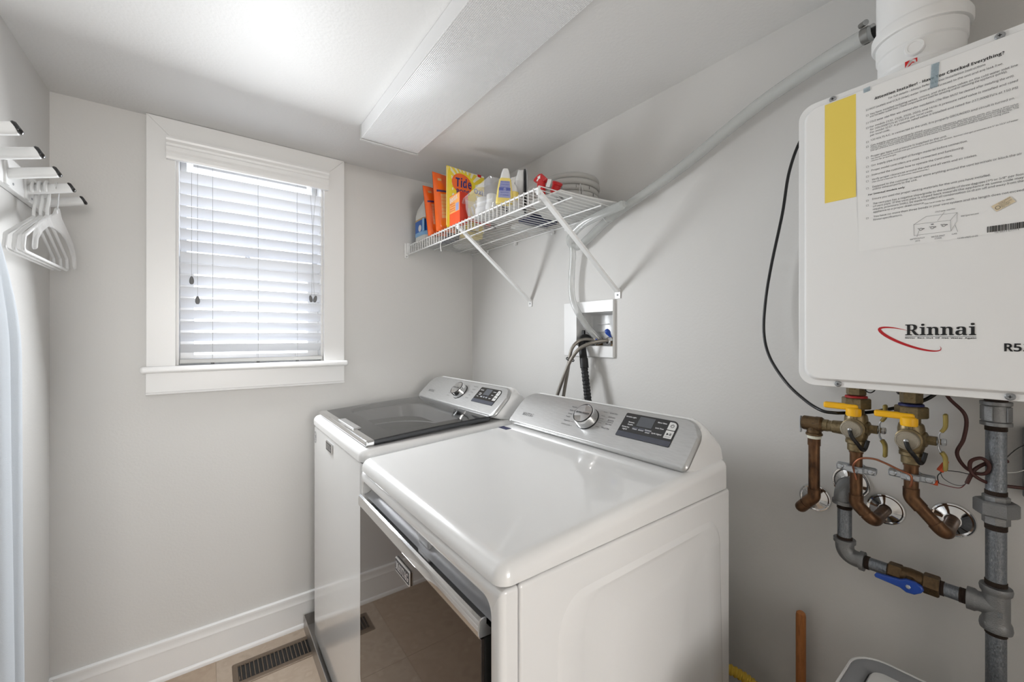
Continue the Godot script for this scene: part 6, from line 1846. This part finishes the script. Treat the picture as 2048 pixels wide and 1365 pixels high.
func make_outlet_box() -> void:
	var z0 := -1.2775
	var z1 := -1.0085
	var y0 := 1.2275
	var y1 := 1.451
	var hz0 := -1.2
	var hz1 := -1.01
	var hy0 := 1.271
	var hy1 := 1.406
	var t := thing("outlet_box", "white recessed washer outlet box with hose valves in the wall", "outlet box", Vector3(1.24, 1.34, -1.12))
	var ring := func(x: float, a: float, b: float, c: float, d: float, r: float) -> Array:
		var g := []
		for q in rr((b - a) / 2, (d - c) / 2, r, 3, Vector2((a + b) / 2, (c + d) / 2)):
			g.append(Vector3(x, q.y, q.x))
		return g
	# the outlet frame measured 6 cm wider than its window towards the far wall
	var a0 := -1.268 - 0.006
	part(t, "faceplate", B.new().loft([ring.call(1.2398, a0, z1, y0, y1, 0.004), ring.call(1.2295, a0, z1, y0, y1, 0.004), ring.call(1.2280, a0 + 0.002, z1 - 0.002, y0 + 0.002, y1 - 0.002, 0.003), ring.call(1.2280, hz0, hz1, hy0, hy1, 0.004), ring.call(1.2310, hz0 + 0.001, hz1 - 0.001, hy0 + 0.001, hy1 - 0.001, 0.004), ring.call(1.2398, hz0 + 0.001, hz1 - 0.001, hy0 + 0.001, hy1 - 0.001, 0.004)], false, false, true), M.plastic_white, 30.0)
	part(t, "recess", B.new().loft([ring.call(1.236, hz0 + 0.001, hz1 - 0.001, hy0 + 0.001, hy1 - 0.001, 0.006), ring.call(1.310, hz0 + 0.004, hz1 - 0.004, hy0 + 0.003, hy1 - 0.003, 0.010), ring.call(1.318, hz0 + 0.012, hz1 - 0.012, hy0 + 0.010, hy1 - 0.010, 0.008)], false, true, false), M.plastic_white, 40.0)
	for k in 3:
		part(t, "recess_rib", B.new().box(Vector3(1.313, 1.30 + 0.03 * k, -1.13), Vector3(0.008, 0.0025, 0.06), 0.0008), M.plastic_white)
	# two valves
	for q in [[-1.050, "blue"], [-1.125, "red"]]:
		var o := Vector3(1.285, 1.292, q[0])
		var vb := part(t, "hose_valve", rod(rod(B.new(), o + Vector3(0, -0.022, 0), Vector3.UP, [Vector2(0.014, 0), Vector2(0.014, 0.020), Vector2(0.011, 0.036)], 20), o + Vector3(0.012, 0, 0), Vector3(-1, 0, 0), [Vector2(0.012, 0), Vector2(0.013, 0.02), Vector2(0.013, 0.034)], 20), M.bronze)
		part(vb, "hose_nut", rod(B.new(), o + Vector3(-0.022, 0, 0), Vector3(-1, 0, -0.25), [Vector2(0.0140, 0), Vector2(0.0150, 0.002), Vector2(0.0150, 0.012), Vector2(0.011, 0.016)], 12), M.chrome, 20.0)
		if q[1] == "blue":
			part(vb, "blue_handle", B.new().at(frame(o + Vector3(-0.004, 0.012, -0.012), Vector3(-0.25, 1, -0.55))).lathe([Vector2(0.0045, 0), Vector2(0.005, 0.008), Vector2(0.010, 0.022), Vector2(0.0105, 0.030), Vector2(0.007, 0.038), Vector2(0.001, 0.040)], 20), M.blue_lever, 50.0)
	part(t, "side_valve", rod(rod(B.new(), Vector3(1.290, 1.286, -1.024), Vector3(-1, 0, 0), [Vector2(0.010, 0), Vector2(0.012, 0.010), Vector2(0.012, 0.030), Vector2(0.008, 0.032)], 16), Vector3(1.285, 1.272, -1.026), Vector3.UP, [Vector2(0.009, 0), Vector2(0.009, 0.030)], 16), M.bronze)
	# braided supply hoses down behind the dryer's console
	solo("supply_hose", B.new().tube(smooth([Vector3(1.262, 1.292, -1.054), Vector3(1.235, 1.292, -1.066), Vector3(1.200, 1.284, -1.090), Vector3(1.170, 1.262, -1.125), Vector3(1.155, 1.225, -1.152), Vector3(1.150, 1.17, -1.182), Vector3(1.150, 1.06, -1.236), Vector3(1.15, 0.93, -1.285), Vector3(1.14, 0.90, -1.30)], 8), 0.0072, 14), M.braid, "braided steel hose from the blue-handled valve, the front one of the pair", "hose", 60.0)
	solo("supply_hose", B.new().tube(smooth([Vector3(1.262, 1.292, -1.129), Vector3(1.225, 1.298, -1.140), Vector3(1.192, 1.290, -1.152), Vector3(1.172, 1.266, -1.166), Vector3(1.166, 1.23, -1.176), Vector3(1.166, 1.17, -1.188), Vector3(1.172, 1.05, -1.222), Vector3(1.172, 0.93, -1.245), Vector3(1.165, 0.90, -1.25)], 8), 0.0068, 14), M.braid, "braided steel hose bent behind the front hose of the pair", "hose", 60.0)
	solo("zip_tie", B.new().at(frame(Vector3(1.161, 1.215, -1.170), Vector3(0, 1, 0.45))).lathe([Vector2(0.0165, 0), Vector2(0.0175, 0.001), Vector2(0.0175, 0.004), Vector2(0.0165, 0.005)], 18, false), M.rubber, "black zip tie binding the braided hoses under the outlet box", "zip tie")
	var dr := thing("drain_hose", "black ribbed drain hose hooked into the outlet box", "hose", Vector3(1.18, 1.2, -1.13))
	var pts := smooth([Vector3(1.185, 1.190, -1.115), Vector3(1.178, 1.12, -1.098), Vector3(1.172, 1.05, -1.082), Vector3(1.165, 0.98, -1.072), Vector3(1.15, 0.90, -1.07)], 22)
	var rad := []
	for i in pts.size():
		rad.append(0.0142 if i % 4 < 2 else 0.0125)
	part(dr, "ribbed_hose", B.new().tube(pts, rad, 18), M.drain, 20.0)
	part(dr, "cuff", B.new().tube([Vector3(1.189, 1.222, -1.122), Vector3(1.185, 1.186, -1.114)], 0.0165, 20), M.rubber)
	part(dr, "hook", B.new().tube(smooth([Vector3(1.190, 1.210, -1.122), Vector3(1.200, 1.250, -1.138), Vector3(1.212, 1.285, -1.154), Vector3(1.232, 1.302, -1.164), Vector3(1.258, 1.303, -1.170), Vector3(1.278, 1.290, -1.172), Vector3(1.285, 1.27, -1.168)], 7), 0.0150, 16), M.rubber)
	part(dr, "hook_tab", B.new().box(Vector3(1.252, 1.324, -1.182), Vector3(0.010, 0.022, 0.012), 0.002), M.rubber)

	# clear condensate hose: from the flue along the wall, doubled in a loop at the shelf, then down into the box
	var h := thing("clear_hose", "clear plastic hose drooping from the flue to a loop beside the shelf", "hose", Vector3(1.2, 1.9, -0.3))
	var main := smooth([Vector3(1.150, 1.9665, -0.238), Vector3(1.160, 1.9670, -0.282), Vector3(1.178, 1.9655, -0.345), Vector3(1.195, 1.9425, -0.470), Vector3(1.205, 1.905, -0.580), Vector3(1.208, 1.868, -0.668), Vector3(1.208, 1.831, -0.765), Vector3(1.208, 1.800, -0.860), Vector3(1.210, 1.775, -0.945), Vector3(1.212, 1.745, -1.030), Vector3(1.212, 1.705, -1.105), Vector3(1.210, 1.682, -1.150), Vector3(1.203, 1.676, -1.178), Vector3(1.188, 1.690, -1.192), Vector3(1.172, 1.715, -1.170), Vector3(1.163, 1.745, -1.100), Vector3(1.163, 1.760, -1.005), Vector3(1.165, 1.770, -0.918)], 8)
	part(h, "hose", B.new().tube(main, 0.0165, 18, false, false), M.hose_clear, 60.0)
	part(h, "hose_end", B.new().at(frame(Vector3(1.165, 1.770, -0.920), Vector3(0, 0.12, 1))).lathe([Vector2(0.0167, 0), Vector2(0.0165, 0.006), Vector2(0.012, 0.013), Vector2(0.001, 0.0155)], 18, false), M.hose_clear)
	part(h, "drop_hose", B.new().tube(smooth([Vector3(1.192, 1.690, -1.188), Vector3(1.200, 1.640, -1.192), Vector3(1.204, 1.575, -1.202), Vector3(1.206, 1.505, -1.207), Vector3(1.210, 1.445, -1.197), Vector3(1.218, 1.395, -1.172), Vector3(1.235, 1.345, -1.142), Vector3(1.268, 1.300, -1.118), Vector3(1.275, 1.280, -1.110)], 8), 0.0130, 18, false, false), M.hose_clear, 60.0)
	var cf := frame(Vector3(1.1515, 1.9668, -0.246), Vector3(0.15, 0, -1))
	var cl := part(h, "hose_clamp", B.new().at(cf).lathe([Vector2(0.0162, 0), Vector2(0.0170, 0.0005), Vector2(0.0170, 0.0135), Vector2(0.0162, 0.014)], 28, false), M.steel)
	part(cl, "clamp_screw", rod(B.new(), Vector3(1.141, 1.988, -0.254), Vector3(0.3, 0.1, -0.3), [Vector2(0.006, -0.006), Vector2(0.006, 0.010), Vector2(0.004, 0.012)], 12), M.steel)
	for k in 16:
		var w := PI * 0.55 + k * 0.11
		cl_slot(cl, cf, w)
	part(h, "plastic_tie", B.new().tube(smooth([Vector3(1.205, 1.752, -1.02), Vector3(1.186, 1.752, -1.012), Vector3(1.160, 1.745, -1.000), Vector3(1.166, 1.725, -0.985), Vector3(1.200, 1.735, -0.99)], 6), 0.0012, 6), M.cord)

func cl_slot(p: Node3D, cf: Transform3D, w: float) -> void:
	part(p, "clamp_slot", B.new().at(cf * Transform3D(Basis(Vector3.UP, -w), Vector3.ZERO)).box(Vector3(0.01705, 0.007, 0), Vector3(0.0004, 0.009, 0.0009)), M.black)

func make_rack() -> void:
	var t := thing("coat_rack", "white wall rack of five slanted pegs with black end caps", "coat rack", Vector3(-0.42, 1.737, -1.56))
	var bx := -0.4205
	part(t, "board", B.new().box(Vector3(bx, 1.738, -1.545), Vector3(0.017, 0.080, 0.87), 0.003, 2), M.white_paint)
	for k in 5:
		var z := -1.3197 - k * 0.1442
		var a := Vector3(-0.424, 1.7225, z)
		var tip := Vector3(-0.324, 1.7500, z)
		var d := (tip - a).normalized()
		var f := Transform3D(Basis(Vector3(0, 0, 1), d.cross(Vector3(0, 0, 1)) * -1.0, d), a)
		var peg := part(t, "peg", B.new().at(f).extr(rr(0.0095, 0.0135, 0.0085, 5), 0.104, 0.001), M.white_paint, 40.0)
		part(peg, "peg_base", B.new().at(plane_frame(Vector3(-0.412, 1.7275, z), Vector3(0, 0, 1), Vector3.UP)).extr(rr(0.016, 0.030, 0.006, 4), -0.004), M.white_paint)
		var cf := f * Transform3D(Basis(Vector3.RIGHT, -0.28), Vector3(0, 0.0, 0.100))
		part(peg, "end_cap", B.new().at(cf).extr(rr(0.0100, 0.0145, 0.0095, 6), 0.010, 0.0035), M.black_gloss, 50.0)
		part(t, "board_screw", rod(B.new(), Vector3(-0.4118, 1.712, z - 0.045), Vector3(1, 0, 0), [Vector2(0.0035, 0), Vector2(0.0035, 0.001), Vector2(0.002, 0.0016)], 12), M.screw)
	# hangers on the second peg from the window wall
	var pz := -1.3197 - 3 * 0.1442
	var hs := [[-0.398, M.plastic_white, "white plastic tube hanger nearest the rack board", 0.010], [-0.385, M.plastic_white, "white plastic tube hanger between the other white hangers", 0.0], [-0.372, M.plastic_white, "white plastic tube hanger next to the clear hanger", -0.008]]
	for q in hs:
		var x: float = q[0]
		var dz: float = q[3]
		var py := 1.7225 + (x + 0.424) * 0.275 + 0.0145
		var h := thing("hanger", q[2], "hanger", Vector3(x, py, pz), "white hangers on the coat rack")
		var o := Vector3(x, py, pz)
		var hook := []
		for i in 15:
			var w := deg_to_rad(-40.0 + 235.0 * i / 14.0)
			hook.append(o + Vector3(0, -0.013 + sin(w) * 0.0185, cos(w) * 0.0185))
		hook.append(o + Vector3(0, -0.045, -0.014))
		hook.append(o + Vector3(0, -0.075, 0))
		hook.append(o + Vector3(0, -0.098, 0))
		part(h, "hook", B.new().tube(hook, 0.0040, 10), q[1])
		var e := 0.2
		var by := o.y - 0.222 + dz * 0.3
		var frame_path := fillet([o + Vector3(0, -0.092, 0), Vector3(x, by + 0.038, pz - e * 0.97 + dz), Vector3(x, by + 0.004, pz - e - 0.003 + dz), Vector3(x, by, pz - e * 0.93 + dz), Vector3(x, by, pz + e * 0.93 + dz), Vector3(x, by + 0.004, pz + e + 0.003 + dz), Vector3(x, by + 0.038, pz + e * 0.97 + dz), o + Vector3(0, -0.0925, 0.0005)], 0.008, 4)
		part(h, "frame", B.new().tube(frame_path, 0.0042, 10), q[1], 60.0)
	# clear hanger in front, with metal hook
	var cx := -0.352
	var cy := 1.7225 + (cx + 0.424) * 0.275 + 0.0145
	var o2 := Vector3(cx, cy, pz)
	var c := thing("hanger", "clear plastic hanger with notched shoulders and bent metal hook", "hanger", o2)
	var hk := []
	for i in 13:
		var w := deg_to_rad(-20.0 + 215.0 * i / 12.0)
		hk.append(o2 + Vector3(0, -0.014 + sin(w) * 0.0165, cos(w) * 0.0165))
	hk.append(o2 + Vector3(0, -0.045, -0.010))
	hk.append(o2 + Vector3(0, -0.075, -0.001))
	part(c, "hook", B.new().tube(hk, 0.0016, 8), M.chrome)
	var arm := PackedVector2Array([Vector2(0.0, -0.070), Vector2(0.010, -0.074), Vector2(0.030, -0.095), Vector2(0.060, -0.106), Vector2(0.105, -0.124), Vector2(0.110, -0.128), Vector2(0.116, -0.127), Vector2(0.160, -0.150), Vector2(0.192, -0.180), Vector2(0.203, -0.215), Vector2(0.198, -0.226), Vector2(0.188, -0.222), Vector2(0.180, -0.196), Vector2(0.150, -0.172), Vector2(0.100, -0.148), Vector2(0.050, -0.140), Vector2(0.0, -0.138)])
	var full := arm.duplicate()
	for i in range(arm.size() - 2, 0, -1):
		full.append(Vector2(-arm[i].x, arm[i].y))
	part(c, "frame", B.new().at(Transform3D(Basis(Vector3(0, 0, 1), Vector3.UP, Vector3(-1, 0, 0)), o2 + Vector3(0.004, 0, 0))).extr(full, 0.008, 0.002), M.hanger_clear, 40.0)

	# long pale cloth hanging from the nearest end of the rack
	var rows := []
	var n := 64
	for i in 41:
		var k := i / 40.0
		var y := lerpf(1.725, 0.22, k)
		var open := smoothstep(0.0, 0.30, k)
		var hx := lerpf(0.016, 0.060, open) + 0.010 * k
		var hz := lerpf(0.030, 0.150, pow(open, 0.8))
		var row := []
		for j in n + 1:
			var w := TAU * j / n
			var fold := 1.0 + open * (0.13 * sin(w * 7.0 + 0.8 * k) + 0.05 * sin(w * 13.0 + 2.0 + 2.0 * k))
			row.append(Vector3(-0.335 + cos(w) * hx * fold, y + 0.006 * sin(w * 3.0) * k, -1.085 + 0.02 * open + sin(w) * hz * (0.9 + 0.1 * fold)))
		rows.append(row)
	var cl := B.new()
	cl.sheet(rows)
	var g := thing("hanging_cloth", "long pale blue-grey cloth hanging in folds before the coat rack", "cloth", Vector3(-0.35, 1.72, -1.08))
	part(g, "cloth", cl, M.cloth, 70.0)
	part(g, "loop", B.new().tube(smooth([Vector3(-0.345, 1.715, -1.08), Vector3(-0.36, 1.745, -1.082), Vector3(-0.40, 1.752, -1.084), Vector3(-0.425, 1.735, -1.085)], 6), 0.004, 8), M.cloth)

func make_register() -> void:
	var x0 := 0.077
	var x1 := 0.377
	var z0 := -1.965
	var z1 := -1.829
	var cx := (x0 + x1) / 2
	var cz := (z0 + z1) / 2
	var t := thing("floor_register", "brown metal floor register with narrow louvers by the baseboard", "floor vent", Vector3(cx, 0, cz))
	var rg := func(hx: float, hz: float, y: float, r: float) -> Array:
		var g := []
		for q in rr(hx, hz, r, 4, Vector2(cx, cz)):
			g.append(Vector3(q.x, y, q.y))
		return g
	part(t, "frame", B.new().loft([rg.call(0.150, 0.068, 0.0, 0.006), rg.call(0.149, 0.067, 0.003, 0.006), rg.call(0.144, 0.062, 0.0055, 0.006), rg.call(0.132, 0.046, 0.0055, 0.004), rg.call(0.131, 0.045, 0.0005, 0.004)], false, false, true), M.register, 30.0)
	part(t, "duct", B.new().box(Vector3(cx, 0.0012, cz), Vector3(0.262, 0.0012, 0.09)), M.black)
	for k in 18:
		var x := x0 + 0.029 + k * 0.0143
		part(t, "louver", B.new().at(Transform3D(Basis(Vector3.BACK, 0.45), Vector3(x, 0.0034, cz))).box(Vector3.ZERO, Vector3(0.0030, 0.0056, 0.088), 0.0006), M.register)
	part(t, "damper_tab", B.new().box(Vector3(x0 + 0.021, 0.005, cz + 0.03), Vector3(0.003, 0.006, 0.02), 0.001), M.register)
